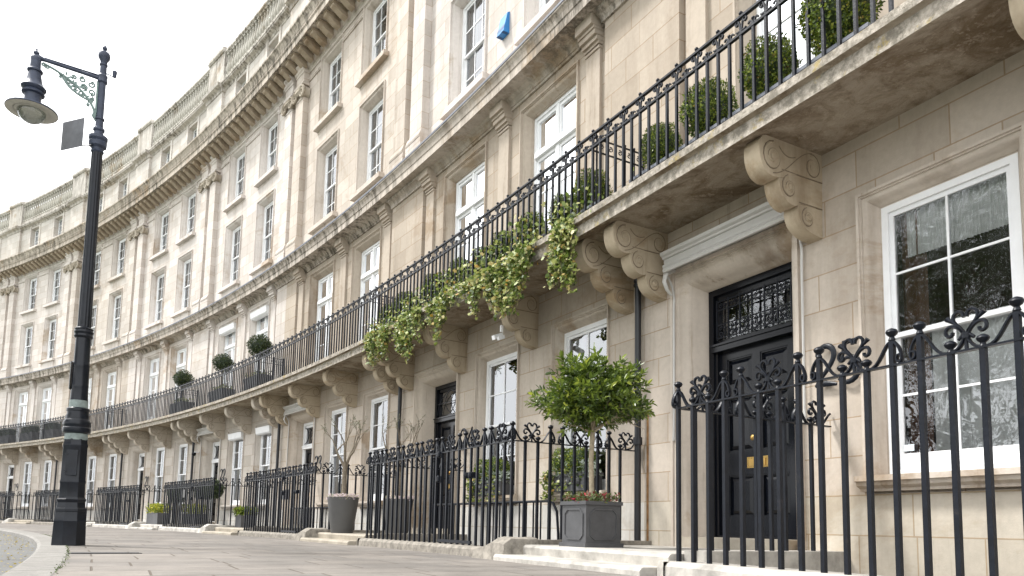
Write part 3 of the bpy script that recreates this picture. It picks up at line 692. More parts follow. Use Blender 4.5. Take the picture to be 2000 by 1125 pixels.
# doors ------------------------------------------------------------------
def door_meshes(kind):
    fm = MB(); x = .71; zt0, zt1, ztop = 2.60, 2.70, 3.42
    fm.box(-x, -x + .08, 0, .16, .31, ztop).box(x - .08, x, 0, .16, .31, ztop).box(-x + .08, x - .08, 0, .16, ztop - .08, ztop)
    fm.box(-x + .08, x - .08, -.05, .16, zt0, zt1).box(-x + .08, x - .08, -.07, .16, zt1 - .03, zt1 - .005).box(-x + .08, x - .08, .02, .16, .31, .335)
    fm.box(-x + .08, -x + .13, .02, .14, .335, zt0).box(x - .13, x - .08, .02, .14, .335, zt0)
    fm.box(-x + .08, x - .08, .04, .10, ztop - .15, ztop - .08).box(-x + .08, x - .08, .04, .10, zt1, zt1 + .06).box(-x + .08, -x + .14, .04, .10, zt1, ztop - .08).box(x - .14, x - .08, .04, .10, zt1, ztop - .08)
    frame = fm.mesh('door_frame', 'black_gloss_paint' if kind < 2 else 'white_paint')
    lf = MB(); a = x - .13
    rows = [(.56, 1.06), (1.34, 2.02), (2.16, 2.50)]
    zs = [.335, .56, 1.06, 1.34, 2.02, 2.16, 2.50, 2.60]
    lf.box(-a, -a + .12, .06, .11, .335, 2.6).box(a - .12, a, .06, .11, .335, 2.6).box(-.06, .06, .06, .11, .335, 2.6)
    for z0, z1 in ((.335, .56), (1.06, 1.34), (2.02, 2.16), (2.50, 2.60)):
        lf.box(-a + .12, -.06, .06, .11, z0, z1).box(.06, a - .12, .06, .11, z0, z1)
    for z0, z1 in rows:
        for p, q in ((-a + .12, -.06), (.06, a - .12)):
            lf.frame(p, q, z0, z1, [(0, -.06), (-.015, -.065), (-.02, -.055), (-.04, -.08), (-.045, -.085)], bottom=True) if False else None
            lf.box(p, q, .095, .11, z0, z1)
            # raised field with bevelled edge
            vs = [(p + .03, .095, z0 + .03), (q - .03, .095, z0 + .03), (q - .03, .095, z1 - .03), (p + .03, .095, z1 - .03), (p + .075, .072, z0 + .075), (q - .075, .072, z0 + .075), (q - .075, .072, z1 - .075), (p + .075, .072, z1 - .075)]
            lf.add(vs, [(0, 1, 5, 4), (1, 2, 6, 5), (2, 3, 7, 6), (3, 0, 4, 7), (4, 5, 6, 7)])
            for (c0, c1, c2, c3) in ((p, q, z0, z0 + .018), (p, q, z1 - .018, z1), (p, p + .018, z0, z1), (q - .018, q, z0, z1)): lf.box(c0, c1, .07, .10, c2, c3)
    leaf = lf.mesh('door', 'black_gloss_paint')
    g_ = MB().add([(-x + .13, .075, zt1 + .05), (x - .13, .075, zt1 + .05), (x - .13, .075, ztop - .14), (-x + .13, .075, ztop - .14)], [(0, 1, 2, 3)]).mesh('glass', 'old_glass' if kind == 0 else 'window_glass')
    gr = MB(); z0, z1 = zt1 + .06, ztop - .15; cx = 0; W2 = x - .14
    if kind == 0:
        for z in (z0 + .02, z0 + .19, z1 - .13, z1 - .02): gr.box(-W2, W2, .0, .012, z - .006, z + .006)
        n_ = 6
        for i in range(n_ + 1):
            xx = -W2 + 2 * W2 * i / n_; gr.box(xx - .008, xx + .008, -.002, .014, z0, z1)
        for i in range(n_):
            c_ = -W2 + 2 * W2 * (i + .5) / n_
            for s_x in (-1, 1):
                gr.tube(spiral(c_ + s_x * .040, z1 - .075, .036, .008, PI / 2, 1.2, 12, .006, s_x), .006, 4)
                gr.tube(spiral(c_ + s_x * .038, z0 + .07, .038, .008, -PI / 2, 1.2, 12, .006, -s_x), .007, 4)
                gr.tube(spiral(c_ + s_x * .038, z0 + .145, .030, .008, PI / 2, 1.1, 12, .006, s_x), .007, 4)
    elif kind == 1:
        for s_x in (-1, 1):
            gr.tube(bez((s_x * W2, .006, z0), (s_x * W2, .006, z0 + .4), (s_x * .1, .006, z1 - .05), (0, .006, z1), 10), .009, 4)
            gr.tube(bez((0, .006, z0), (s_x * .3, .006, z0 + .2), (s_x * .3, .006, z0 + .4), (0, .006, z1), 10), .009, 4)
        gr.box(-W2, W2, 0, .012, z0 + .24, z0 + .255)
    else:
        gr.tube(spiral(0, (z0 + z1) / 2, .20, .20, 0, 1, 18, .006), .014, 4); gr.tube(spiral(0, (z0 + z1) / 2, .09, .09, 0, 1, 14, .006), .010, 4)
        for s_x in (-1, 1): gr.tube(bez((s_x * W2, .006, z0), (s_x * .2, .006, z0 + .1), (s_x * .2, .006, z1 - .1), (s_x * W2, .006, z1), 8), .012, 4)
    grille = gr.mesh('fanlight_grille', 'black_iron', False, 60)
    return frame, leaf, g_, grille
DM = [door_meshes(i) for i in range(3)]
KNOB = MB().tube([(0, .06, 0), (0, .03, 0), (0, .02, 0), (0, -.005, 0), (0, -.02, 0), (0, -.03, 0)], [.045, .042, .015, .034, .032, .012], 14).mesh('door_knob', 'brass', False, 40)
LETTER = MB().box(-.16, .16, .045, .06, -.065, .065).box(-.12, .12, .036, .046, -.04, .04).mesh('letter_plate', 'brass')

# house numerals: flat iron figures on the wall beside each door
DIG = {'1': [[(.30, 1.0), (.34, 1.0), (.36, 0.0)], [(.18, .86), (.36, 1.0)]],
 '2': [bez((.12, .78), (.12, 1.08), (.62, 1.08), (.60, .74), 10)[0:] + bez((.60, .74), (.58, .5), (.2, .2), (.08, .02), 8)[1:], [(.08, .03), (.35, .06), (.66, .0)]],
 '3': [bez((.12, .82), (.2, 1.1), (.62, 1.05), (.52, .74), 8) + bez((.52, .74), (.46, .58), (.34, .55), (.28, .54), 4)[1:] + bez((.28, .54), (.66, .54), (.68, .12), (.36, .0), 8)[1:] + bez((.36, 0), (.22, -.03), (.12, .04), (.08, .16), 4)[1:]],
 '4': [[(.50, 0), (.50, 1.0), (.06, .30), (.68, .30)]],
 '5': [[(.60, 1.0), (.24, .97), (.18, .56)], bez((.18, .56), (.5, .72), (.72, .42), (.58, .18), 7) + bez((.58, .18), (.48, -.04), (.2, -.06), (.08, .12), 6)[1:]],
 '9': [bez((.58, .72), (.6, 1.12), (.1, 1.1), (.12, .70), 8) + bez((.12, .70), (.14, .42), (.54, .42), (.58, .72), 7)[1:] + bez((.58, .72), (.62, .35), (.5, .0), (.16, .0), 8)[1:]],
 '0': [bez((.36, 1.0), (.02, .98), (.02, .02), (.36, .0), 9) + bez((.36, 0), (.70, .02), (.70, .98), (.36, 1.0), 9)[1:]],
 '8': [bez((.36, .55), (.05, .62), (.1, 1.0), (.36, 1.0), 7) + bez((.36, 1.0), (.62, 1.0), (.66, .62), (.36, .55), 7)[1:] + bez((.36, .55), (.0, .48), (.06, .0), (.36, 0), 7)[1:] + bez((.36, 0), (.66, 0), (.72, .48), (.36, .55), 7)[1:]]}
NUMM = {}
def numeral(ch):
    if ch not in NUMM:
        m_ = MB()
        for st in DIG[ch]:
            P = [(x * .42, 0, z * .40) for x, z in st]; k = len(P)
            rr = [.016 + .016 * abs(math.sin(PI * (i / max(1, k - 1)))) for i in range(k)]
            m_.tube(P, rr, 6, .6)
        NUMM[ch] = m_.mesh('numeral', 'black_iron', False, 60)
    return NUMM[ch]

# ------------------------------------------------------------------ the houses
HOUSE_LABELS = {0: 'nearest stone house, number 25, black six-panel door under its balcony',
 -1: 'tan stone house number 24 with ivy trailing from its balcony and a blue alarm box',
 -2: 'stone house number 23, white-framed door with circular fanlight and bare balcony',
 -3: 'cream stone house number 22 with white blind boxes over its windows',
 -4: 'cream stone house number 21, white-framed door, between the 22 house and the lamp post',
 -5: 'stone house number 20, mostly behind the lamp post',
 -6: 'pale stone house number 19 with hedge troughs on its balcony, left of the lamp post',
 -7: 'pale stone house at the left edge, dark slate roof above its parapet'}
COLS = {0: (TAN, WARM, CREAM), -1: (TAN, TAN, CREAM), -2: (WARM, TAN, (0.57, .51, .45)), -3: (WARM, CREAM, CREAM), -4: (CREAM, CREAM, CREAM), -5: (WARM, WARM, (.60, .55, .50)), -6: (CREAM, CREAM, CREAM), -7: (CREAM, CREAM, CREAM)}
GF = {0: (0.57, 0.505, 0.435), -1: (0.52, 0.46, 0.39), -2: (0.54, 0.475, 0.405)}
houses = {}
def window_at(root, key, O, off, ckey, cc=(1, 1, 1), surround=None, sillm=None, scol=CREAM, boxed=False):
    me, gm, w_, h_ = WM[key]; uc = (O[0] + O[1]) / 2
    wn = put('window', me, root, F(uc, off, O[2]), -uc / R)
    put('glass', gm, wn)
    for c_ in ckey: put(c_.name.split('.')[0], c_, wn, (0, .17 if c_.name.startswith(('curtain', 'drape')) else .15, .04))
    if surround: put('window_surround', HM[surround], root, color=scol)
    if sillm: put('sill', HM[sillm], root, color=scol)
    return wn
def house(k):
    loc, rz = world(k, 0, 0)
    root = empty('terraced_house', loc, rz)
    tag(root, HOUSE_LABELS[k], 'house', 'houses of the stone crescent')
    gf = GF.get(k, (0.58, 0.53, 0.475)); c1 = COLS[k][1] if k not in (0, -1, -2) else (0.46, .395, .325); cu = COLS[k][2]
    base = put('basement_wall', HM['basement_wall'], root, color=(0.60, 0.585, 0.55) if k < 0 else (0.55, 0.50, 0.42))
    put('ground_floor_wall', HM['ground_floor_wall'], root, color=gf)
    put('first_floor_wall', HM['first_floor_wall'], root, color=c1); put('upper_wall', HM['upper_wall'], root, color=cu)
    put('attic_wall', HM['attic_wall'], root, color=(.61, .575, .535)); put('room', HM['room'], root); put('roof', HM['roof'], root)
    put('door_surround', HM['door_surround'], root, color=gf); put('door_step', HM['door_step'], root)
    put('string_course', HM['string_course'], root, color=(.52, .465, .405)); put('lead_flashing', HM['lead_flashing'], root)
    put('frieze', HM['frieze'], root, color=cu); put('cornice', HM['cornice'], root, color=(.50, .44, .37))
    put('attic_cornice', HM['attic_cornice'], root, color=(.54, .505, .46)); put('parapet', HM['parapet'], root, color=(.54, .505, .46))
    put('balcony_slab', HM['balcony_slab'], root, color=(.36, .305, .235) if k > -2 else (.38, .33, .25)); 
    rail = put('balcony_railing', HM['balcony_railing'], root)
    for i in range(25):
        at(rail, 'baluster', HM['bar_tall'], .16 + .32 * i, 1.0); at(rail, 'baluster', HM['bar_short'], .32 * i + .0, 1.0)
    at(rail, 'divider_railing', HM['divider'], .10, 0)
    for i in range(3): put('pilaster', HM['pilaster_%d' % i], root, color=c1)
    for i in range(2):
        gp = put('giant_pilaster', HM['giant_pilaster_%d' % i], root, color=cu)
        at(gp, 'capital', HM['capital'], (.45, 7.55)[i], 0, color=(.42, .37, .30))
    for i in range(16): at(root, 'modillion', HM['modillion'], .25 + .5 * i, 0, color=(.39, .32, .24))
    par = [o for o in root.children if o.name.startswith('parapet')][0]
    for i in range(24): at(par, 'baluster', HM['baluster'], .93 + .267 * i, 0, color=(.44, .42, .37))
    for u in (.26, 2.63, 5.12, 7.58): put('shade_lines', HM['console_shade_lines'], at(root, 'console', HM['console'], u, 0, color=(.50, .42, .31) if k > -3 else (.56, .50, .42)))
    # windows
    r = random.Random(k * 7 + 3)
    for nm, O in (('ga', A_OP), ('gb', B_OP)):
        if k == 0:
            window_at(root, 'ga_old', O, -.125, [CM['pel'], CM['net'], CM['drape']], surround='surround_' + nm, sillm='sill_' + nm, scol=gf)
        else: window_at(root, 'ga', O, -.125, [CM['ga', 0] if k > -3 else CM['ga', r.choice((0, 2))]], surround='surround_' + nm, sillm='sill_' + nm, scol=gf)
    for nm, O in (('fa', F1A), ('fb', F1B)): window_at(root, 'f', O, -.17, [CM['f', r.choice((0, 2) if k < -2 else (2, 2))]], surround='surround_' + nm, scol=c1)
    for nm, O in (('2a', U2A), ('2b', U2B)): window_at(root, 'u2', O, -.20, [CM['u2', r.choice((0, 1, 2))]], surround='surround_' + nm, sillm='sill_' + nm, scol=cu)
    for nm, O in (('3a', U3A), ('3b', U3B)): window_at(root, 'u3', O, -.20, [CM['u3', r.choice((0, 1, 2))]], surround='surround_' + nm, sillm='sill_' + nm, scol=cu)
    for nm, O in (('aa', ATA), ('ab', ATB)): window_at(root, 'a', O, -.16, [CM['a', 0]], sillm='sill_' + nm)
    # door
    dk = 0 if k == 0 else 1 if k == -1 else 2
    fr, leaf, gl, gr = DM[dk]; uc = 1.55
    at(root, 'door_frame', fr, uc, -.34)
    d = at(root, 'door', leaf, uc, -.34)
    fl = at(root, 'fanlight', gl, uc, -.34); put('grille', gr, fl, (0, 0, 0))
    put('door_knob', KNOB, d, (0, 0, 1.48)); put('letter_plate', LETTER, d, (0, .015, 1.20))
    # numerals
    txt = {0: '25', -1: '24', -2: '23', -3: '22', -4: '21', -5: '20', -6: '19', -7: '18'}[k]
    for i, ch in enumerate(txt): at(root, 'numeral', numeral(ch), 2.70 + .27 * i - (0.02 if ch == '1' else 0), .05, 1.84)
    # drainpipe on the party wall
    at(root, 'drainpipe', HM['drainpipe'], -.02, 0)
    houses[k] = root
    return root
for k in range(0, -8, -1): house(k)

# fittings that belong to single houses
aw = MB().sweep([(.02, 3.72), (.20, 3.70), (.215, 3.72), (.215, 3.74), (.19, 3.745), (.19, 3.81), (.215, 3.82), (.22, 3.84), (.25, 3.86), (.26, 3.895), (.02, 3.91)], .60, 2.56)
aw.sweep([(.20, 3.63), (.235, 3.63), (.25, 3.66), (.235, 3.69), (.19, 3.69)], .64, 2.56)
AWN = aw.mesh('awning_box', 'white_awning_paint', True, 40)
br = MB().tube([(0, -.05, 3.68), (0, -.17, 3.62), (0, -.20, 3.52), (0, -.15, 3.42), (0, -.08, 3.36)], [.05, .05, .035, .03, .02], 8, .5).mesh('awning_bracket', 'white_awning_paint', False, 50)
cord = MB().tube(bez((0, -.17, 3.66), (0, -.05, 3.6), (.06, -.03, 3.4), (.05, -.05, 3.2), 8) + [(.05, -.05, 2.3), (.045, -.05, 1.62)], .014, 6).lathe([(.02, 1.50), (.024, 1.54), (.018, 1.60), (.014, 1.64)], 6, (.045, -.05)).mesh('awning_cord', 'white_awning_paint', False, 50)
for k in (0, -2, -3):
    a_ = put('awning_box', AWN, houses[k]); at(a_, 'awning_bracket', br, .64, .02); at(a_, 'awning_cord', cord, .58, 0); at(a_, 'awning_cord', cord, 2.545, .0)
bl = lambda O, z: MB().sweep([(-.14, z - .24), (.03, z - .24), (.07, z - .20), (.09, z - .03), (.10, z), (-.14, z)], O[0], O[1])
for O in (A_OP, B_OP): put('blind_box', bl(O, O[3]).mesh('blind_box', 'white_paint', True), houses[-3])
for O in (F1A, F1B): put('blind_box', bl(O, O[3]).mesh('blind_box', 'white_paint', True), houses[-3])
# slate mansard beyond the parapet at the far end
put('mansard_roof', MB().add([(2.0, 1.2, 18.2), (8, 1.2, 18.2), (8, 6, 18.2), (2.0, 6, 18.2), (2.6, 1.8, 20.9), (7.9, 1.8, 20.6), (7.9, 6, 20.6), (2.6, 6, 20.9)], [(0, 1, 5, 4), (1, 2, 6, 5), (2, 3, 7, 6), (3, 0, 4, 7), (4, 5, 6, 7)]).mesh('mansard_roof', 'slate'), houses[-7])

def thing_at(name, label, cat, k, u, off, z=0, group=None):
    loc, rz = world(k, u, off, z); return tag(empty(name, loc, rz), label, cat, group)
put('rust_stain', MB().box(.045, .085, 0, .004, -.3, 1.95).mesh('rust_stain', 'rust_orange', True), houses[0])
put('sticker', MB().box(-.50, -.40, .0, .002, 0, .06).mesh('sticker', 'label_white'), [o for o in houses[0].children if o.name.startswith('window') and 'surround' not in o.name][0], (0, .055, .22))
# blue alarm box
t = thing_at('alarm_box', 'blue angular burglar alarm box on the second floor wall between two windows', 'alarm box', -1, 4.02, .0, 9.72)
put('case', MB().poly_extrude([(0, 0), (-.13, .0), (-.12, .06), (-.05, .40), (0, .43)], -.13, .13).box(-.132, .132, -.135, -.0, -.01, .0).mesh('case', 'blue_plastic'), t)
put('cover_strip', MB().add([(-.128, -.124, .06), (.128, -.124, .06), (.128, -.108, .14), (-.128, -.108, .14)], [(0, 1, 2, 3)]).box(-.12, -.06, -.14, -.02, -.014, -.011).box(.06, .12, -.14, -.02, -.014, -.011).mesh('cover_strip', 'blue_dark'), t)
# white floodlight camera under a console
t = thing_at('security_camera', 'white security light fixed under the balcony console left of the right ground floor window', 'security camera', -1, 5.12, .60, 3.62)
put('arm', MB().box(-.02, .02, -.02, .02, -.03, .08).mesh('arm', 'white_paint'), t)
put('head', MB().poly_extrude([(-.14, -.10), (-.12, -.17), (.04, -.10), (.03, -.03)], -.09, .0).poly_extrude([(-.10, -.14), (-.08, -.19), (.02, -.15), (.01, -.09)], .015, .08).mesh('head', 'white_paint'), t)
t = thing_at('dome_camera', 'small black dome camera on the wall left of the 22 door beside the drainpipe', 'security camera', -3, .30, .0, 2.95)
put('bracket', MB().box(-.03, .03, -.16, 0, .06, .10).mesh('bracket', 'white_paint'), t)
put('dome', MB().lathe([(.08, .06), (.085, 0), (.07, -.05), (.03, -.08)], 12, (0, -.18)).mesh('dome', 'black_gloss_paint', False, 60), t)

# ------------------------------------------------------------------ steps and railings on the street
RZ, PZ, DF = 1.425, 0.13, 1.95
def fence_meshes():
    b = MB().box(-.0155, .0155, -.0155, .0155, PZ - .02, 1.585).lathe([(.012, 1.585), (.022, 1.59), (.018, 1.603), (.014, 1.612), (.030, 1.625), (.037, 1.64), (.030, 1.655), (.010, 1.665)], 12)
    tall = b.mesh('bar', 'black_iron', False, 40)
    b = MB().box(-.0155, .0155, -.0155, .0155, PZ - .02, 1.432).lathe([(.012, 1.43), (.022, 1.437), (.016, 1.447), (.014, 1.457), (.028, 1.468), (.035, 1.482), (.028, 1.495), (.010, 1.505)], 12)
    short = b.mesh('bar', 'black_iron', False, 40)
    s_ = MB()
    P = spiral(-.052, 1.475, .010, .030, PI, .75, 8, 0, -1)
    P += bez((-.055, 0, 1.448), (-.075, 0, 1.46), (-.055, 0, 1.56), (0, 0, 1.585), 7)
    P += bez((0, 0, 1.585), (.06, 0, 1.575), (.08, 0, 1.43), (.165, 0, 1.434), 8)[1:] + bez((.165, 0, 1.434), (.225, 0, 1.436), (.245, 0, 1.46), (.268, 0, 1.515), 7)[1:]
    s_.tube(P, .0098, 6, 1.8)
    scroll = s_.mesh('scroll', 'black_iron', False, 60)
    f = MB().tube([(0, 0, 1.50), (0, 0, 1.535)], [.024, .024], 8)
    f.tube([(0, 0, 1.43), (0, 0, 1.50)], .012, 6)
    for s_x in (-1, 1):
        f.tube(bez((s_x * .008, 0, 1.53), (s_x * .03, 0, 1.58), (s_x * .085, 0, 1.60), (s_x * .065, 0, 1.645), 8) + bez((s_x * .065, 0, 1.645), (s_x * .045, 0, 1.675), (s_x * .01, 0, 1.665), (s_x * .008, 0, 1.625), 6)[1:], .011, 6, 1.3)
        f.tube(bez((s_x * .012, 0, 1.53), (s_x * .05, 0, 1.60), (s_x * .115, 0, 1.60), (s_x * .115, 0, 1.555), 8) + bez((s_x * .115, 0, 1.555), (s_x * .115, 0, 1.52), (s_x * .07, 0, 1.52), (s_x * .075, 0, 1.55), 6)[1:], .011, 6, 1.3)
        f.tube([(s_x * .060, 0, 1.60), (s_x * .09, 0, 1.622), (s_x * .105, 0, 1.636)], [.009, .013, .018], 6)
        f.tube([(s_x * .02, 0, 1.52), (s_x * .045, 0, 1.50)], [.012, .010], 6)
    return tall, short, scroll, f.mesh('finial', 'black_iron', False, 60)
FT, FS, FSC, FF = fence_meshes()
FL = {0: 'nearest black iron railing, in front of the big window at the right',
 -1: 'black iron railing before the 24 house, left of the bay tree',
 -2: 'black iron railing before the 23 house, left of the tapered grey planter',
 -3: 'black iron railing before the 22 house, yellow plants behind it',
 -4: 'black iron railing before the 21 house, just right of the lamp post',
 -5: 'black iron railing before the 20 house, partly hidden by the lamp post base',
 -6: 'black iron railing before the 19 house, left of the lamp post',
 -7: 'black iron railing at the far left edge of the photo'}
UL, UR = 2.87, 7.865
def fence(k):
    loc, rz = world(k, 0, 0); t = tag(empty('area_railing', loc, rz), FL[k], 'railing', 'black iron railings along the terrace')
    put('top_rail', MB().box(UL - .02, UR + .02, DF - .019, DF + .019, RZ, RZ + .012, .35).mesh('top_rail', 'black_iron', True), t)
    n_ = 27; st = (UR - UL) / n_
    def node(u, o, rot, i, last):
        ty = i % 4
        m_ = FT if ty in (0, 3) else FS
        put('bar', m_, t, F(u, o, 0), -u / R + rot)
        return ty
    for i in range(n_ + 1):
        u = UL + st * i; ty = node(u, DF, 0, i, n_)
        if ty in (0,) : put('scroll', FSC, t, F(u, DF, 0), -u / R)
        if ty == 3: put('scroll', FSC, t, F(u, DF, 0), -u / R, scale=(-1, 1, 1))
        if ty == 1: uu = u + st / 2; put('finial', FF, t, F(uu, DF, 0), -uu / R)
    # returns to the house wall
    sr_ = .183
    for u in (UL, UR):
        rr = put('return_rail', MB().box(-.02, .02, -DF, -.03, RZ, RZ + .012).mesh('return_rail', 'black_iron'), t, F(u, 0, 0), -u / R)
        for i in range(1, 10):
            o = DF - sr_ * i; ty = i % 4
            put('bar', FT if ty in (0, 3) else FS, t, F(u, o, 0), -u / R + PI / 2)
            if ty == 3: put('scroll', FSC, t, F(u, o, 0), -u / R + PI / 2, scale=(-1, 1, 1))
            if ty == 0: put('scroll', FSC, t, F(u, o, 0), -u / R + PI / 2)
            if ty == 1: put('finial', FF, t, F(u, o - sr_ / 2, 0), -u / R + PI / 2)
        put('scroll', FSC, t, F(u, DF, 0), -u / R + PI / 2)
        put('wall_hook', MB().tube([(0, -.22, 1.43), (0, -.12, 1.46), (0, -.05, 1.54), (0, -.02, 1.56)], .012, 5).mesh('wall_hook', 'black_iron'), t, F(u, 0, 0), -u / R)
    # gate section: bottom rail, latch
    g_ = put('gate', MB().box(5.76, 6.80, DF - .015, DF + .015, .15, .19).mesh('gate_rail', 'black_iron', True), t)
    at(g_, 'latch', MB().lathe([(.015, 1.02), (.035, 1.03), (.042, 1.06), (.035, 1.09), (.015, 1.10)], 10, (-.10, -.03)).lathe([(.012, 1.02), (.03, 1.03), (.036, 1.06), (.03, 1.09), (.012, 1.10)], 8, (.02, -.03)).box(-.12, .06, -.03, .03, 1.02, 1.10).mesh('latch', 'black_iron', False, 40), 6.78, DF)
    for u in (5.78,): at(g_, 'hinge', MB().lathe([(.02, 1.0), (.03, 1.02), (.03, 1.08), (.02, 1.10)], 8).lathe([(.02, 1.36), (.03, 1.38), (.03, 1.43), (.02, 1.45)], 8).mesh('hinge', 'black_iron', False), u, DF + .03)
    return t
for k in range(0, -8, -1): fence(k)
# plinth kerbs carrying the railings, and entrance steps
def plinth(k):
    loc, rz = world(k, 0, 0)
    white = k in (0, -3, -4)
    mt_ = 'white_render' if white else 'grey_kerb_stone'
    m_ = MB()
    pr = [(1.76, -2.4), (1.76, PZ), (2.04, PZ), (2.075, PZ - .01), (2.10, PZ - .04), (2.115, -.2), (2.115, -2.4)]
    m_.sweep(pr, UL + .0, UR + .12, .3)
    for u, ue in ((UL, -1), (UR, 1)):
        m_.box(u - .14, u + .14, .0, 1.77, -2.4, PZ + .09 if ue < 0 else PZ)
    if ue: pass
    # rounded outer corner
    vs = []; fs = []
    n_ = 10
    for i in range(n_ + 1):
        a = PI / 2 * i / n_ ; vs += [(UL - .20 * math.sin(a) - .0, 1.90 + .215 * math.cos(a), PZ - .002), (UL - .24 * math.sin(a), 1.90 + .25 * math.cos(a) - .03, PZ - .05), (UL - .24 * math.sin(a), 1.90 + .25 * math.cos(a) - .03, -.2)]
    b0 = len(vs); vs.append((UL, 1.78, PZ - .002)); 
    for i in range(n_): fs += [(3 * i, 3 * i + 3, 3 * i + 4, 3 * i + 1), (3 * i + 1, 3 * i + 4, 3 * i + 5, 3 * i + 2), (b0, 3 * i + 3, 3 * i)]
    m_.add(vs, fs)
    o = put('railing_plinth', m_.mesh('railing_plinth', mt_, True), None, loc, rz)
    tag(o, {0: 'white painted curved kerb under the nearest railing', -1: 'weathered grey stone kerb under the 24 railing', -2: 'mossy grey stone kerb under the 23 railing', -3: 'white painted kerb under the 22 railing',
        -4: 'white painted kerb under the 21 railing, right of the lamp post', -5: 'stone kerb under the 20 railing, behind the lamp post', -6: 'low stone kerb under the 19 railing', -7: 'low stone kerb under the railing at the left edge'}[k], 'kerb', 'kerbs under the railings')
def steps(k):
    loc, rz = world(k, 0, 0); m1 = 'white_render' if k in (0, -3, -4, -6) else 'sandstone_step'
    t = tag(empty('entrance_steps', loc, rz), {0: 'pale rendered entrance steps under the bay tree planter', -1: 'buff sandstone steps under the tapered planter at the 24 door', -2: 'stone steps at the 23 door', -3: 'pale steps at the 22 door beside the yellow plants',
        -4: 'pale steps at the 21 door, right of the lamp post', -5: 'stone steps at the 20 door, behind the lamp post', -6: 'white steps at the 19 door', -7: 'stone steps at the far left door'}[k], 'steps', 'entrance steps')
    a, b = -.0, UL - .15
    def stepb(o1, z0, z1): return MB().sweep([(0, z0), (o1, z0), (o1 + .01, z1 - .03), (o1 - .01, z1 - .006), (o1 - .03, z1), (0, z1)], a, b, .5)
    put('upper_step', stepb(1.93, .07, .185).mesh('upper_step', m1, True), t)
    put('lower_step', stepb(2.24, -2.4, .072).mesh('lower_step', m1, True), t)
    m_ = MB()
    # ramped end block against the neighbouring railing
    vs = []; fs = []; n_ = 9
    P = [(-.62, .14), (-.5, .165), (-.35, .21), (-.2, .26), (-.05, .275), (.06, .27), (.13, .255), (.15, .20), (.16, .0)]
    for x, z in P:
        j = .01 * math.sin(x * 37); vs += [(x, 1.72, z - .005), (x, 1.80, z + j), (x, 2.08, z - .012 - j), (x, 2.19, z * .72), (x, 2.24, -.05)]
    for i in range(len(P) - 1):
        for j in range(4): fs.append((i * 5 + j, i * 5 + j + 1, i * 5 + j + 6, i * 5 + j + 5))
    m_.add(vs, fs).box(-.1, .14, .0, 1.74, -2.4, .24)
    put('end_block', m_.mesh('end_block', 'grey_kerb_stone' if k > -2 else 'white_render', True, 40), t)
for k in range(0, -8, -1): plinth(k); steps(k)
# basement areas behind the railings
for k in range(0, -8, -1):
    loc, rz = world(k, 0, 0)
    o = put('basement_area', MB().box(UL, UR, 0, 1.78, -2.5, -2.4).box(UR + .12, W, 0, 2.1, -2.5, .0).mesh('basement_area', 'white_render', True), None, loc, rz); tag(o, kind='structure')
# hooped handrails of the basement stairs
for k, lab in ((-1, 'low hooped handrail behind the 24 railing, under the window boxes'), (-2, 'low hooped handrail behind the 23 railing'), (-6, 'low handrail behind the 19 railing')):
    t = thing_at('stair_handrail', lab, 'handrail', k, 0, 0, 0, 'handrails of the basement stairs')
    t.location, t.rotation_euler = world(k, 0, 0)[0], (0, 0, world(k, 0, 0)[1])
    P = [F(3.6 + .3 * i, 1.0, .74) for i in range(13)] + [F(7.33, 1.0, .71), F(7.42, 1.0, .6), F(7.46, 1.0, .3), F(7.48, 1.0, -.8)]
    put('rail', MB().tube(P, .018, 6).mesh('rail', 'black_iron', False, 60), t)
    for i in range(20): at(t, 'bar', HM.setdefault('hbar', MB().box(-.009, .009, -.009, .009, -1.2, .74).mesh('bar', 'black_iron')), 3.6 + .19 * i, 1.0)
t = thing_at('notice_plate', 'small grey plate hung on the 22 railing', 'plate', -3, 5.0, 1.975, 1.10)
put('plate', MB().box(-.11, .11, -.006, .004, 0, .26).mesh('plate', 'matt_grey'), t); put('tie', MB().box(-.01, .01, -.008, .02, .24, .30).mesh('tie', 'black_iron'), t)
t = thing_at('post_box', 'small black letter box on the railing return beside the 23 door', 'letter box', -2, 3.2, 1.0, .98)
put('box', MB().box(-.13, .13, -.06, .06, 0, .24).poly_extrude([(-.075, .235), (.075, .235), (.0, .275)], -.14, .14).mesh('box', 'black_gloss_paint'), t); put('slot', MB().box(-.09, .09, -.066, -.058, .17, .185).mesh('slot', 'brass'), t)

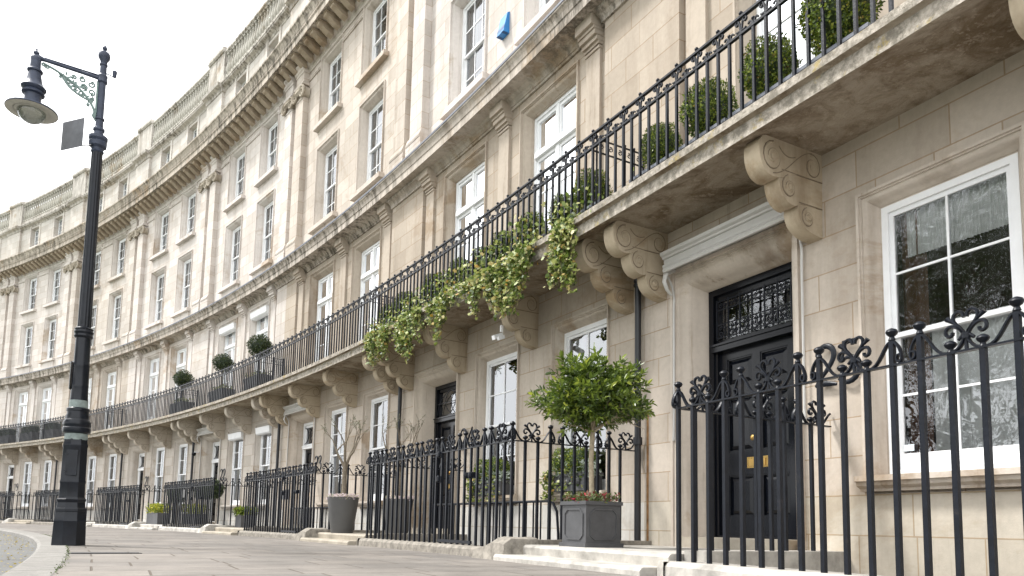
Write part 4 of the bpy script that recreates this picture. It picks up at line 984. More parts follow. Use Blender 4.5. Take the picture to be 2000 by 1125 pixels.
# ------------------------------------------------------------------ leaves
def unit(v): return v / np.maximum(np.linalg.norm(v, axis=1, keepdims=True), 1e-9)
def leaf_mesh(name, P, D, S, mat, wr=0.5, fold=0.25, shape=4, seed=0, nrm=None, extra=None):
    g = np.random.default_rng(seed); n_ = len(P); D = unit(D)
    side = unit(np.cross(D, g.normal(size=(n_, 3)) * .6 + (nrm if nrm is not None else np.array([0, 0, 1.0]))))
    up = np.cross(side, D); S = np.asarray(S).reshape(-1, 1) * np.ones((n_, 1)); Wd = S * wr
    if shape == 4:
        pts = [P, P + D * S * .5 + side * Wd * .5 + up * S * fold * .3, P + D * S, P + D * S * .5 - side * Wd * .5 + up * S * fold * .3]
        faces = [(0, 1, 2), (0, 2, 3)]
    elif shape == 6:
        pts = [P, P + D * S * .3 + side * Wd * .5 + up * S * .06, P + D * S * .72 + side * Wd * .42 + up * S * .05, P + D * S - up * S * .06, P + D * S * .72 - side * Wd * .42 + up * S * .05, P + D * S * .3 - side * Wd * .5 + up * S * .06]
        faces = [(0, 1, 2, 3), (0, 3, 4, 5)]
    else:    # lobed ivy leaf
        pts = [P, P + D * S * .1 + side * Wd * .6, P + D * S * .35 + side * Wd * .25, P + D * S * .55 + side * Wd * .55, P + D * S, P + D * S * .55 - side * Wd * .55, P + D * S * .35 - side * Wd * .25, P + D * S * .1 - side * Wd * .6]
        faces = [(0, 1, 2), (0, 2, 3, 4), (0, 4, 5, 6), (0, 6, 7)]
    k = len(pts); V = np.stack(pts, 1).reshape(-1, 3); F_ = []
    for i in range(n_): F_ += [tuple(a + i * k for a in f) for f in faces]
    rnd = np.repeat(g.random(n_) if extra is None else extra, len(faces)); V = V.tolist()
    me = bpy.data.meshes.new(name); me.from_pydata(V, [], F_); me.update()
    a = me.attributes.new('rnd', 'FLOAT', 'FACE'); a.data.foreach_set('value', rnd.astype(np.float32)); me.materials.append(MAT[mat]); return me
def core_into(me, mb, rnd=0.0):
    import bmesh
    b = bmesh.new(); b.from_mesh(me); lay = b.faces.layers.float['rnd']
    vs = [b.verts.new(v) for v in mb.v]
    for f in mb.f:
        try: q = b.faces.new([vs[i] for i in f]); q[lay] = rnd
        except ValueError: pass
    b.to_mesh(me); b.free()
def ball_crown(name, r, n_, size, mat, seed, sq=1.0, lump=.10, wr=.6, core=.80):
    g = np.random.default_rng(seed); d = unit(g.normal(size=(n_, 3)))
    ph = g.random(3) * 6
    lp = 1 + lump * (np.sin(5 * d[:, 0] + ph[0]) * np.sin(4 * d[:, 1] + ph[1]) + .6 * np.sin(7 * d[:, 2] + ph[2]))
    rad = r * lp * (1 - .22 * g.random(n_) ** 1.6)
    P = d * rad[:, None]; P[:, 2] *= sq
    D = unit(d * .7 + g.normal(size=(n_, 3)) * .7 + np.array([0, 0, .25]))
    me = leaf_mesh(name, P, D, size * (.7 + .6 * g.random(n_)), mat, wr, .3, 4, seed, nrm=d)
    c_ = MB().lathe([(max(.002, r * core * math.sin(PI * i / 8)), -r * core * sq * math.cos(PI * i / 8)) for i in range(9)], 10); core_into(me, c_)
    return me
BALL = [ball_crown('crown', .33, 5200, .034, 'box_leaf', 11 + i, 1.0) for i in range(3)]
BALLD = [ball_crown('crown', .36, 2600, .050, 'dark_box_leaf', 21 + i, .9) for i in range(2)]
SB = [ball_crown('crown', .24, 1800, .032, 'box_leaf', 41 + i, 1.0) for i in range(2)]
TROUGH = MB().box(-.40, .40, -.17, .17, 0, .26).box(-.42, .42, -.19, .19, .22, .27).mesh('trough', 'trough_grey')
SOILM = MB().box(-.38, .38, -.15, .15, .255, .275).mesh('soil', 'soil')
# clipped box balls on the balconies (nearest first)
rows = [(0, 3.63, .72, .33), (0, 2.82, .72, .28), (0, 1.97, .72, .29), (0, 1.17, .72, .24), (-1, 7.74, .72, .26), (-1, 7.09, .72, .22), (-1, 6.22, .72, .24), (-1, 5.36, .72, .24), (-1, 4.67, .72, .22), (-1, 3.82, .72, .25), (-1, 2.78, .72, .26), (-1, 1.49, .72, .25), (-1, .65, .72, .22)]
ords = ['nearest', 'second', 'third', 'fourth', 'fifth', 'sixth', 'seventh', 'eighth', 'ninth', 'tenth', 'eleventh', 'twelfth', 'farthest']
for i, (k, u, o_, r_) in enumerate(rows):
    lb = f'{ords[i]} clipped box ball along the balcony railing, counting from the top right corner' if i < 12 else 'farthest clipped box ball on the 24 balcony, above the left end of the ivy'
    t = thing_at('box_shrub', lb, 'shrub', k, u, o_, 4.45, 'clipped box balls on the balconies')
    put('planter', TROUGH, t, scale=(.95, .9, .7)); put('crown', BALL[i % 3], t, (0, 0, .26 + r_ * .85 + (.0 if i else .06)), i * 1.3, scale=(r_ / .33, r_ / .33, r_ / .33 * 1.1))
# topiary balls on stems in tapered tubs
def topiary(k, u, lab, r_=.40, zc=1.52):
    t = thing_at('topiary_tree', lab, 'topiary', k, u, .66, 4.45, 'topiary balls in troughs')
    put('planter', MB().add([(-.62, -.2, 0), (.62, -.2, 0), (.62, .2, 0), (-.62, .2, 0), (-.68, -.24, .48), (.68, -.24, .48), (.68, .24, .48), (-.68, .24, .48)], [(0, 1, 2, 3), (4, 5, 6, 7), (0, 1, 5, 4), (1, 2, 6, 5), (2, 3, 7, 6), (3, 0, 4, 7)]).mesh('planter', 'planter_grey'), t)
    put('stem', MB().tube([(0, 0, .4), (.02, 0, .8), (0, 0, zc - .1)], .022, 6).mesh('stem', 'bark'), t)
    put('crown', BALLD[0], t, (0, 0, zc), k, scale=r_ / .36)
    g = np.random.default_rng(int(u * 10)); P = np.column_stack([g.uniform(-.6, .6, 260), g.uniform(-.2, .2, 260), g.uniform(.46, .62, 260)])
    put('underplanting', leaf_mesh('underplanting', P, g.normal(size=(260, 3)) + [0, 0, 1], .07, 'ivy_leaf', .6, .3, 4, 5), t)
topiary(-3, 7.46, 'largest topiary ball in a trough on the 22 balcony, right of both first floor windows', .37, 1.50)
topiary(-3, 4.07, 'topiary ball in a trough on the 22 balcony, below the left window', .335, 1.48)
topiary(-4, 8.0, 'topiary ball in a trough at the right end of the 21 balcony', .35, 1.46)
# hedge troughs on the 19 balcony
for i, (k, u, lab) in enumerate(((-5, .35, 'dark hedge trough on the far balcony, nearest the lamp post'), (-6, 5.6, 'dark hedge trough on the far balcony, second from the lamp post'), (-6, 2.6, 'dark hedge trough at the left edge of the photo'))):
    t = thing_at('hedge_trough', lab, 'planter', k, u, .62, 4.45, 'hedge troughs on the far balcony')
    put('planter', MB().box(-.75, .75, -.2, .2, 0, .55).mesh('planter', 'planter_grey'), t)
    g = np.random.default_rng(i + 5); P = np.column_stack([g.uniform(-.75, .75, 2200), g.uniform(-.24, .24, 2200), .5 + .45 * g.random(2200)])
    me = leaf_mesh('hedge', P, g.normal(size=(2200, 3)) + [0, 0, .4], .055, 'dark_box_leaf', .6, .3, 4, i); core_into(me, MB().box(-.68, .68, -.17, .17, .5, .86)); put('hedge', me, t)
# trailing ivy over the edge of the 24 balcony
def ivy(lab, lobes, seed, top=(4.50, 4.95), nleaf=1500):
    g = np.random.default_rng(seed); uc = np.mean([l[0] for l in lobes]); t = thing_at('trailing_ivy', lab, 'ivy', -1, uc, 1.05, 4.45, 'ivy trailing over the balcony edge')
    P = []; Dr = []; stems = MB()
    for (u0, hw, zb) in lobes:
        ns = max(5, int(hw * 34))
        for s_ in range(ns):
            x = u0 - uc + g.normal() * hw * .42; zend = zb + (4.30 - zb) * min(.9, abs(g.normal()) * .45 + .02 * s_ / ns + (abs(x + uc - u0) / hw) ** 2 * .5)
            pts = [(x + g.normal() * .1, .22, top[0] + g.uniform(0, top[1] - top[0])), (x, .04, 4.47 + g.uniform(0, .1)), (x, -.09, 4.42)]
            z = 4.42; xx = x; y = -.10 - .09 * g.random()
            while z > zend:
                z -= .07; xx += g.normal() * .03; y += g.normal() * .012; pts.append((xx, y, z))
            stems.tube([(a, b_, c - 4.45) for a, b_, c in pts], .004, 4)
            pts = np.array(pts); seg = len(pts)
            q = max(4, int(seg * 10.5)); ii = g.integers(0, seg - 1, q); f = g.random(q)[:, None]
            B = pts[ii] * (1 - f) + pts[ii + 1] * f + g.normal(size=(q, 3)) * [.045, .035, .03]
            P.append(B); Dr.append(g.normal(size=(q, 3)) * .7 + [0, -.5, -.5])
    n2 = int(nleaf * .20 * len(lobes) / 2)
    B = np.column_stack([g.choice([l[0] for l in lobes], n2) - uc + g.normal(size=n2) * .26, g.uniform(-.12, .26, n2), g.uniform(top[0] - .02, top[1], n2) - .25 * g.random(n2) ** 2])
    P.append(B); Dr.append(g.normal(size=(n2, 3)) * .8 + [0, -.4, 0])
    P = np.concatenate(P) - [0, 0, 4.45]; Dr = np.concatenate(Dr)
    t.location = world(-1, uc, 1.0, 4.45)[0]
    put('leaves', leaf_mesh('leaves', P, Dr, .036 + .048 * g.random(len(P)) ** 2, 'ivy_leaf', .8, .2, 8, seed, nrm=np.array([0, -1.0, .5])), t)
    put('stems', stems.mesh('stems', 'bark'), t)
ivy('rightmost clump of ivy hanging over the balcony edge beside the paired consoles', [(7.58, .20, 3.60), (7.74, .18, 3.48)], 1, (4.5, 4.9))
ivy('largest bushy clump of ivy hanging over the balcony, above the white security light', [(6.45, .30, 3.62), (6.10, .34, 3.48), (5.72, .24, 3.70), (6.72, .14, 4.0)], 2, (4.5, 5.0))
ivy('narrow clump of ivy hanging left of the largest clump', [(5.22, .14, 3.66), (4.85, .16, 4.12)], 3, (4.5, 4.95))
ivy('ivy clump mid way along the 24 balcony, over the console right of the door', [(3.90, .24, 3.62), (3.55, .14, 4.0), (4.25, .14, 4.15)], 4, (4.5, 4.95))
ivy('long clump of ivy hanging over the door of the 24 house', [(2.85, .22, 3.80), (2.45, .26, 3.48), (2.1, .18, 3.75)], 5, (4.5, 4.9))
ivy('leftmost clump of ivy hanging over the balcony edge', [(1.40, .22, 3.80), (.92, .22, 3.72), (.50, .16, 3.92)], 6, (4.5, 4.85))
# window boxes of the 24 house
def window_box(k, u, lab, seed):
    t = thing_at('window_box', lab, 'window box', k, u, .06, .93, 'window boxes on the 24 sills')
    bx_ = MB().box(-.50, .50, -.13, .12, 0, .25).box(-.52, .52, -.15, .13, .22, .26)
    for x in (-.50, .44): bx_.box(x, x + .06, -.145, -.13, 0, .25)
    for x in (-.25, 0, .25): bx_.lathe([(.02, .08), (.05, .10), (.055, .14), (.03, .18)], 8, (x, -.125))
    put('box', bx_.mesh('box', 'planter_grey'), t)
    for i, x in enumerate((-.27, .14)): put('box_ball', SB[i], t, (x, 0, .44), i, scale=.95)
    g = np.random.default_rng(seed); n_ = 330
    P = np.column_stack([g.uniform(-.5, .5, n_), g.uniform(-.18, .05, n_), g.uniform(.2, .42, n_)]); put('silver_foliage', leaf_mesh('silver_foliage', P + [.12, 0, 0], g.normal(size=(n_, 3)) + [0, -.5, .3], .07, 'silver_leaf', .5, .3, 8, seed), t)
    P = np.column_stack([np.where(g.random(n_) < .6, g.uniform(-.62, -.42, n_), g.uniform(-.5, .5, n_)), g.uniform(-.22, -.1, n_), g.uniform(-.12, .32, n_)]); put('trailing_leaves', leaf_mesh('trailing_leaves', P, g.normal(size=(n_, 3)) + [0, -.5, -.3], .055, 'ivy_leaf', .8, .3, 8, seed), t)
window_box(-1, 4.02, 'grey window box with two box balls on the sill nearer the 24 door', 3)
window_box(-1, 6.50, 'grey window box with two box balls on the sill behind the bay tree', 4)

# ------------------------------------------------------------------ branching helper
def branch(mb, p, d, ln, r_, depth, g, tips, spread=.5, up=.15, n=3):
    d = Vector(d).normalized(); pts = [Vector(p)]; rr = [r_]; q = Vector(p); k = 4
    for i in range(k):
        d = (d + Vector(g.normal(size=3)) * .12 + Vector((0, 0, up * .3))).normalized(); q = q + d * ln / k; pts.append(q.copy()); rr.append(r_ * (1 - .38 * (i + 1) / k))
    mb.tube([tuple(a) for a in pts], rr, 6 if r_ > .012 else 4)
    if depth == 0: tips.append((q.copy(), d.copy(), pts)); return
    for i in range(n):
        nd = (d + Vector(g.normal(size=3)) * spread + Vector((0, 0, up))).normalized()
        st = pts[-1] if i < 2 else pts[2 + int(g.integers(0, 2))]
        branch(mb, st, nd, ln * g.uniform(.6, .85), rr[-1] * .8, depth - 1, g, tips, spread, up, n)
# bay tree in a square lead-style planter
t = thing_at('bay_tree', 'leafy round-headed bay tree growing from a square grey panelled planter on the entrance step', 'tree', 0, .84, 1.46, .185)
g = np.random.default_rng(5); mb = MB(); tips = []
mb.tube([(0, 0, .35), (.01, 0, .6), (-.01, .0, .95), (.015, 0, 1.32)], [.034, .030, .028, .030], 8)
for i in range(9):
    a = 2 * PI * i / 9 + .3; branch(mb, (.015, 0, 1.28 + .02 * (i % 3)), (math.cos(a), math.sin(a), .35 + .4 * (i % 3)), .30, .014, 2, g, tips, .45, .12, 3)
put('trunk', mb.mesh('trunk', 'pale_bark', False, 60), t)
P = []; D = []
cz, rx, rz_ = 1.66, .56, .39
nsh = 520
for i in range(nsh):
    d = unit(g.normal(size=(1, 3)))[0]; rr_ = g.random() ** .42
    lob = 1 + .20 * math.sin(5 * d[0] + 1) * math.sin(4 * d[2] + 2 * d[1]) + .14 * math.sin(7 * d[1] + 8 * d[0])
    c_ = np.array([d[0] * rx * lob, d[1] * rx * lob, d[2] * rz_ * (lob if d[2] > 0 else .85)]) * rr_
    if d[2] > .2: c_[2] += .10 * g.random() * (g.random() < .4)
    ax = unit(np.array([[d[0] * 1.1, d[1] * 1.1, .35 + .5 * d[2]]]) + g.normal(size=(1, 3)) * .45)[0]
    for j in range(13):
        f = j / 12; b_ = c_ + np.array([0, 0, cz]) + ax * .18 * (f - .4); aa = j * 2.4
        s1 = np.cross(ax, [0, 0, 1.0]); s1 = s1 / (np.linalg.norm(s1) + 1e-6); s2 = np.cross(ax, s1)
        P.append(b_); D.append(ax * (.25 + .6 * f) + (s1 * math.cos(aa) + s2 * math.sin(aa)) * (1.0 - .45 * f) + np.array([0, 0, -.12 * (1 - f)]))
P = np.array(P); D = np.array(D); nl = len(P)
ex = np.clip(.25 + .45 * np.tile(np.arange(13) / 12, nsh) * np.repeat(g.random(nsh), 13) * 1.4 + g.normal(size=nl) * .14, 0, 1)
put('crown', leaf_mesh('crown', P, D, 0.082 * (.7 + .5 * g.random(nl)), 'bay_leaf', .36, .2, 6, 9, extra=ex), t)
pl_ = MB(); a = .232
pl_.box(-a, a, -a, a, .02, .47).box(-a - .025, a + .025, -a - .025, a + .025, .0, .045).box(-a - .02, a + .02, -a - .02, -a + .03, .46, .50).box(-a - .02, a + .02, a - .03, a + .02, .46, .50).box(-a - .02, -a + .03, -a + .03, a - .03, .46, .50).box(a - .03, a + .02, -a + .03, a - .03, .46, .50)
for fc in range(4):
    ca, sa = math.cos(fc * PI / 2), math.sin(fc * PI / 2)
    O_ = [(-.175, .13), (-.12, .085), (.12, .085), (.175, .13), (.175, .36), (.12, .41), (-.12, .41), (-.175, .36)]
    O_ = [(x * 1.0, z) for x, z in O_] + [(-.175, .13)]
    pl_.tube([((x * ca + (a + .004) * sa), (x * sa - (a + .004) * ca), z) for x, z in O_], .011, 4)
pn = put('planter', pl_.mesh('planter', 'planter_grey'), t); put('soil', MB().box(-.21, .21, -.21, .21, .45, .475).mesh('soil', 'soil'), pn)
g2 = np.random.default_rng(3); n_ = 420; P = np.column_stack([g2.uniform(-.25, .25, n_), g2.uniform(-.25, .25, n_), .47 + .11 * g2.random(n_)])
put('underplanting', leaf_mesh('underplanting', P, g2.normal(size=(n_, 3)) + [0, 0, .7], .055, 'red_petal', .5, .3, 4, 8), t)
# two pruned olive trees in tapered pots
def olive(k, u, o_, lab, seed, hh, lean):
    t = thing_at('olive_tree', lab, 'tree', k, u, o_, .185, 'pruned trees beside the 24 door')
    g = np.random.default_rng(seed); mb = MB(); tips = []
    mb.tube([(0, 0, .6), (.02 * lean, 0, .9), (-.02 * lean, .01, 1.15), (.03 * lean, 0, 1.32)], [.055, .05, .046, .05], 8)
    for i in range(4):
        a = 2 * PI * i / 4 + seed; branch(mb, (.03 * lean, 0, 1.28), (math.cos(a) * .5, math.sin(a) * .4, .9), .42 * hh, .032, 3, g, tips, .36, .2, 2)
    put('trunk', mb.mesh('trunk', 'bark', False, 60), t)
    P = []; D = []
    for q, d, pts in tips:
        for j in range(9):
            f = g.random(); i = int(f * (len(pts) - 1)); P.append(np.array(pts[i].lerp(pts[i + 1], g.random()))); D.append(np.array(d) + g.normal(size=3) * .6)
    put('leaves', leaf_mesh('leaves', np.array(P), np.array(D), .045, 'olive_leaf', .28, .1, 4, seed), t)
    pp = MB().lathe([(.215, 0), (.22, .01), (.315, .70), (.32, .72), (.30, .72), (.29, .66)], 28); put('pot', pp.mesh('pot', 'matt_grey', False, 40), t)
    n_ = 900; aa = g.random(n_) * 2 * PI; r2_ = .33 * np.sqrt(g.random(n_)); P = np.column_stack([r2_ * np.cos(aa), r2_ * np.sin(aa), .67 + .10 * g.random(n_)])
    put('flowers', leaf_mesh('flowers', P, g.normal(size=(n_, 3)) + [0, 0, .6], .035, 'pink_petal', .7, .3, 4, seed), t)
olive(-1, .85, 1.68, 'bare pruned tree in tapered grey pot of pale flowers, clear left of the 24 railing', 4, 1.0, 1)
olive(-1, 1.05, .55, 'bare pruned tree in grey pot, behind the left end of the 24 railing', 9, 1.15, -1)
# planters of the 22 and 21 houses
def low_planter(k, u, o_, w_, lab, seed, mat, hh=.42, top=.3):
    t = thing_at('long_planter', lab, 'planter', k, u, o_, .185, 'dark long planters at the doors')
    put('box', MB().box(-w_ / 2, w_ / 2, -.2, .2, 0, hh).mesh('box', 'planter_grey'), t)
    g = np.random.default_rng(seed); n_ = 700; P = np.column_stack([g.uniform(-w_ / 2, w_ / 2, n_), g.uniform(-.25, .25, n_), hh + top * g.random(n_)])
    put('foliage', leaf_mesh('foliage', P, g.normal(size=(n_, 3)) + [0, 0, .7], .12, mat, .4, .3, 4, seed), t)
low_planter(-3, .9, 1.55, 1.2, 'long dark planter of yellow-leaved plants left of the 22 railing', 2, 'yellow_leaf')
low_planter(-3, 1.6, .50, 1.4, 'long dark planter of yellow-green plants seen through the 22 railing', 3, 'yellow_leaf')
low_planter(-2, .55, 1.2, .5, 'small dark planter right of the 22 railing, before the 23 door', 5, 'box_leaf', .36, .2)
for i, (u, o_, lab) in enumerate(((.9, .9, 'small round-headed tree behind the left end of the 22 railing'), (2.5, .5, 'dark round-headed tree rising above the middle of the 22 railing'), (4.6, .9, 'dark round-headed tree rising above the right end of the 22 railing'))):
    t = thing_at('round_tree', lab, 'tree', -3, u, o_, .1, 'small trees by the 22 door')
    put('stem', MB().tube([(0, 0, -.1), (0, 0, 1.0)], .02, 6).mesh('stem', 'bark'), t); put('crown', BALLD[1], t, (0, 0, 1.22 + .12 * (i > 0)), i, scale=.95)

# ------------------------------------------------------------------ street lamp
LX, LY = -6.23, 10.33; th_l = math.atan2(LX - CX, LY - CY)
lamp = tag(empty('street_lamp', (LX, LY, 0), -th_l - PI / 2), 'tall ornate cast iron street lamp with a bell lantern hung from a scrolled arm', 'street lamp')
lamp.rotation_euler = (0, math.radians(0.4), -th_l - PI / 2)
# local +x = towards the building, so the arm runs along -x ... (see rotation): local axes are turned so that +x points to the road
def lathe_part(name, prof, n_, mat, sm=35, parent=lamp): return put(name, MB().lathe(prof, n_).mesh(name, mat, False, sm), parent)
lathe_part('base', [(.222, 0), (.222, .02), (.212, .32), (.216, .34), (.205, .37), (.20, .47), (.205, .48), (.205, .51), (.19, .53), (.18, .60), (.19, .62), (.195, .645), (.18, .66), (.170, .68), (.166, .86), (.172, .88), (.172, .90), (.166, .92), (.160, 1.38), (.166, 1.40), (.166, 1.42), (.158, 1.44), (.152, 1.50)], 8, 'lamp_black', 20)
lathe_part('lower_band', [(.148, 1.49), (.15, 1.50), (.146, 1.585), (.14, 1.59)], 16, 'lamp_band')
lathe_part('bell', [(.15, 1.58), (.175, 1.595), (.182, 1.62), (.182, 1.66), (.17, 1.675), (.176, 1.70), (.182, 1.73), (.165, 1.77), (.150, 1.79), (.152, 1.83), (.140, 1.86), (.140, 1.90), (.148, 1.91), (.148, 1.94), (.13, 1.955)], 16, 'lamp_black')
lathe_part('upper_band', [(.118, 1.95), (.122, 1.955), (.12, 2.06), (.11, 2.065)], 16, 'lamp_band')
lathe_part('lower_shaft', [(.118, 2.06), (.114, 2.10), (.110, 2.25), (.114, 2.27), (.108, 2.29), (.106, 2.55), (.110, 2.57), (.104, 2.59), (.10, 2.97), (.118, 2.985), (.125, 3.0), (.118, 3.03), (.128, 3.06), (.118, 3.09), (.124, 3.11), (.10, 3.13)], 16, 'lamp_black', 30)
fl = MB(); n_ = 16
sh = []
vs = []; fs = []
lev = [(3.13, .088), (3.6, .086), (4.4, .080), (5.2, .077), (5.80, .074)]
for z, r_ in lev:
    for i in range(32):
        a = 2 * PI * i / 32; q = r_ * (1 - .07 * (i % 2)) ; vs.append((q * math.cos(a), q * math.sin(a), z))
for j in range(len(lev) - 1):
    for i in range(32): fs.append((j * 32 + i, j * 32 + (i + 1) % 32, (j + 1) * 32 + (i + 1) % 32, (j + 1) * 32 + i))
put('fluted_shaft', fl.add(vs, fs).mesh('fluted_shaft', 'lamp_black', False, 40), lamp)
lathe_part('shaft_cap', [(.074, 5.79), (.09, 5.81), (.08, 5.83), (.085, 5.86), (.12, 5.89), (.125, 5.95), (.11, 5.97), (.13, 6.0), (.128, 6.04), (.07, 6.07), (.062, 6.12), (.08, 6.14), (.078, 6.17), (.056, 6.19), (.052, 6.30), (.066, 6.31), (.066, 6.33), (.050, 6.34), (.050, 6.90)], 12, 'lamp_blue_grey', 30)
lathe_part('post_top', [(.050, 6.88), (.068, 6.90), (.068, 6.93), (.060, 6.95), (.068, 7.0), (.048, 7.03), (.045, 7.16), (.056, 7.17), (.056, 7.19), (.045, 7.20), (.05, 7.24), (.080, 7.29), (.084, 7.33), (.07, 7.37), (.03, 7.40), (.02, 7.415), (.032, 7.43), (.034, 7.455), (.008, 7.50)], 12, 'lamp_blue_grey', 30)
arm = MB().tube([(0, 0, 6.955), (.25, 0, 6.965), (.72, 0, 6.985), (.84, 0, 7.0)], [.030, .024, .024, .045], 8).tube([(0, 0, 7.0), (.74, 0, 7.015)], .012, 6)
put('arm', arm.mesh('arm', 'lamp_blue_grey', False, 50), lamp)
br_ = MB(); T = lambda *p: br_.tube([(x, 0, z) for x, z in p], .015, 5)
br_.tube([(x, 0, z) for x, z, _ in [(a[0], a[2], 0) for a in bez((.07, 0, 6.40), (.12, 0, 6.62), (.40, 0, 6.84), (.74, 0, 6.93), 14)]], .018, 6)
T(*[(a[0], a[2]) for a in bez((.10, 0, 6.56), (.28, 0, 6.58), (.50, 0, 6.70), (.50, 0, 6.86), 10)]); T((.058, 6.36), (.058, 6.90))
gg = np.random.default_rng(2)
for cx_, cz_, r_, s_ in ((.14, 6.82, .05, 1), (.25, 6.86, .045, -1), (.13, 6.70, .05, -1), (.22, 6.75, .04, 1), (.35, 6.70, .05, 1), (.26, 6.64, .045, -1), (.42, 6.78, .045, -1), (.36, 6.86, .03, 1), (.12, 6.60, .03, 1), (.16, 6.50, .02, 1), (.74, 6.92, .03, 1), (.70, 6.90, .03, -1)):
    br_.tube([(x, 0, z) for x, _, z in spiral(cx_, cz_, r_, r_ * .3, gg.random() * 6, 1.25, 14, 0, s_)], .013, 5)
for i in range(34):
    x = gg.uniform(.09, .50); z = 6.50 + x * .55 + gg.uniform(0, .20) * (1 - x); z = min(z, 6.92)
    d = gg.normal(size=2); d = d / np.linalg.norm(d) * .042
    br_.add([(x, -.008, z), (x + d[0] - d[1] * .4, 0, z + d[1] + d[0] * .4), (x + d[0] * 1.8, .005, z + d[1] * 1.8), (x + d[0] + d[1] * .4, 0, z + d[1] - d[0] * .4)], [(0, 1, 2, 3)])
br_.tube([(.06, 0, 6.42), (.075, -.02, 6.36), (.05, 0, 6.28)], [.03, .035, .012], 6)
put('bracket', br_.mesh('bracket', 'verdigris', False, 50), lamp)
LXo = .84
def lz(pr): return [(q * .86, 6.17 + (z - 6.17) * (.93 if z < 7.0 else .95) - (max(0, z - 7.0) * .25)) for q, z in pr]
lan = put('lantern', MB().lathe(lz([(.02, 6.97), (.075, 6.98), (.082, 7.02), (.07, 7.05), (.035, 7.07), (.030, 7.10), (.045, 7.12), (.045, 7.15), (.02, 7.17), (.012, 7.20), (.016, 7.215), (.010, 7.235), (.004, 7.24)]), 12, (LXo, 0)).lathe(lz([(.38, 6.165), (.375, 6.185), (.30, 6.21), (.22, 6.235), (.18, 6.26), (.13, 6.27), (.122, 6.30), (.120, 6.40), (.125, 6.43), (.165, 6.445), (.168, 6.46), (.15, 6.48), (.135, 6.50), (.178, 6.525), (.185, 6.545), (.17, 6.56), (.135, 6.60), (.115, 6.66), (.095, 6.76), (.09, 6.80), (.112, 6.81), (.116, 6.83), (.10, 6.85), (.08, 6.86), (.075, 6.98)]), 24, (LXo, 0)).mesh('lantern', 'lamp_blue_grey', False, 40), lamp)
put('reflector', MB().lathe([(.322, 6.160), (.314, 6.158), (.235, 6.166), (.23, 6.160), (.215, 6.160), (.21, 6.168), (.175, 6.170), (.17, 6.20), (.0, 6.205)], 24, (LXo, 0)).mesh('reflector', 'lamp_cream', False, 40), lan)
put('led_array', MB().box(LXo - .10, LXo + .10, -.07, .07, 6.20, 6.212).mesh('led_array', 'lamp_led'), lan)
vs = MB(); k_ = 10
put('glass_bowl', MB().lathe([(max(.001, 0.178 * math.cos(PI / 2 * i / k_)), 6.165 - .17 * math.sin(PI / 2 * i / k_)) for i in range(k_ + 1)], 24, (LXo, 0)).mesh('glass_bowl', 'lamp_glass', False, 60), lan)
put('photocell', MB().tube([(-.04, .02, 7.05), (-.13, .03, 7.03)], .008, 5).lathe([(.02, 7.02), (.028, 7.05), (.03, 7.08), (.034, 7.09), (.03, 7.12), (.005, 7.13)], 10, (-.15, .03)).mesh('photocell', 'lamp_blue_grey', False, 40), lamp)
put('door_panel', MB().box(-.07, .07, -.175, -.15, .98, 1.34).box(-.085, -.05, -.19, -.16, 1.27, 1.29).box(-.085, -.05, -.19, -.16, 1.03, 1.05).mesh('door_panel', 'lamp_black'), lamp, rz=-(-th_l - PI / 2) + .35)
sg = tag(empty('road_sign', (LX - .40, LY - .06, 6.06), -.35), 'square metal road sign seen from behind, clamped high on the lamp post', 'sign')
put('plate', MB().box(-.215, .215, -.004, .004, -.22, .22).mesh('plate', 'sign_back'), sg)
put('clamp', MB().tube([(.18, .01, -.20), (.36, .06, -.20)], .008, 5).box(-.2, .2, .004, .014, -.10, -.08).mesh('clamp', 'black_iron'), sg)
sg = tag(empty('notice_board', (LX - .155, LY + .02, 2.22), -1.22), 'narrow white notice strapped to the side of the lamp post, seen almost edge on', 'notice')
put('board', MB().box(-.13, .13, -.004, .004, 0, .40).mesh('board', 'matt_grey'), sg); put('face', MB().box(-.12, .12, -.008, -.005, .01, .39).mesh('face', 'label_white'), sg)
put('panel', MB().box(-.10, .10, -.0105, -.0085, .16, .26).mesh('panel', 'blue_plastic'), sg)

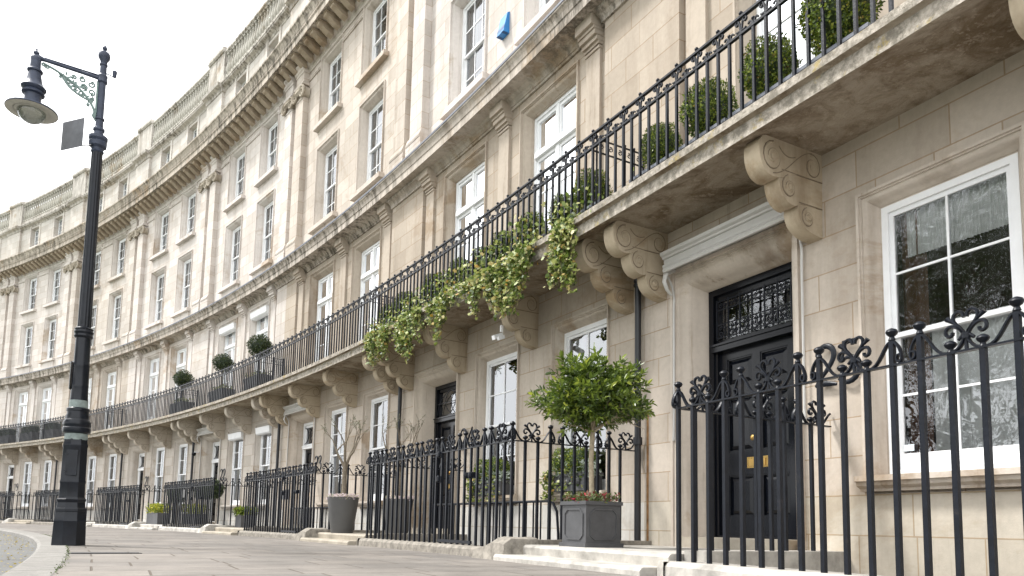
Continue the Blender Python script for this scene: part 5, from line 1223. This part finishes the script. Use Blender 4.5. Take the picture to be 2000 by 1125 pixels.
# ------------------------------------------------------------------ garden trees across the road (mirrored in the near windows)
def plane_tree(s, off, lab, seed, hh=15):
    loc, rz = world(0, s * W, off, 0); t = tag(empty('plane_tree', loc, rz), lab, 'tree', 'garden trees across the road')
    g = np.random.default_rng(seed); mb = MB(); tips = []
    mb.tube([(0, 0, -.1), (.1, 0, 2), (0, .1, 4.2)], [.35, .27, .24], 10)
    for i in range(5):
        a = 2 * PI * i / 5; branch(mb, (0, .1, 4.0), (math.cos(a) * .7, math.sin(a) * .7, .9), hh * .24, .15, 3, g, tips, .45, .15, 3)
    put('trunk', mb.mesh('trunk', 'bark', False, 60), t); P = []; D = []
    for q, d, pts in tips:
        for j in range(44): P.append(np.array(q) + g.normal(size=3) * .75); D.append(g.normal(size=3))
    put('crown', leaf_mesh('crown', np.array(P), np.array(D), .24, 'plane_leaf', .7, .2, 4, seed), t)
plane_tree(-1.2, 19.0, 'garden tree across the road, mirrored in the nearest window', 3)
plane_tree(-1.75, 21.0, 'garden tree across the road, farther along', 6)
plane_tree(-.65, 22.0, 'garden tree across the road, nearest the viewer', 8)
t = tag(empty('drain_cover', world(-1, 6.0, 6.13, 0)[0], world(-1, 6.0, 6.13, 0)[1]), 'narrow dark iron drain cover set in the paving beside the lamp post', 'drain cover')
put('frame', MB().box(-.05, .05, -.36, .36, -.02, .006).mesh('frame', 'black_iron'), t); put('grating', MB().box(-.03, .03, -.33, .33, .0, .011).mesh('grating', 'slate'), t)
# leaf litter in the gutter
g = np.random.default_rng(1); n_ = 420; P = []
for i in range(n_):
    s_ = -2.4 + 2.7 * g.random(); o_ = 6.86 + abs(g.normal()) * .28; P.append(world(0, s_ * W, o_, -.095)[0])
lt = put('leaf_litter', leaf_mesh('leaf_litter', np.array(P), g.normal(size=(n_, 3)) * [1, 1, .1], .035, 'yellow_litter', .6, .1, 4, 1)); tag(lt, 'fallen yellow leaves scattered along the gutter beside the kerb', 'leaves', kind='stuff')
n_ = 500; P = []
for i in range(n_):
    s_ = -1.6 + 1.8 * g.random(); P.append(world(0, s_ * W, 6.49 + .012 * g.normal(), .002)[0])
lt = put('moss', leaf_mesh('moss', np.array(P), g.normal(size=(n_, 3)) + [0, 0, .6], .018, 'grass_blade', .5, .1, 4, 2)); tag(lt, 'moss and tiny weeds in the joint behind the kerb', 'moss', kind='stuff')
bpy.context.view_layer.update()
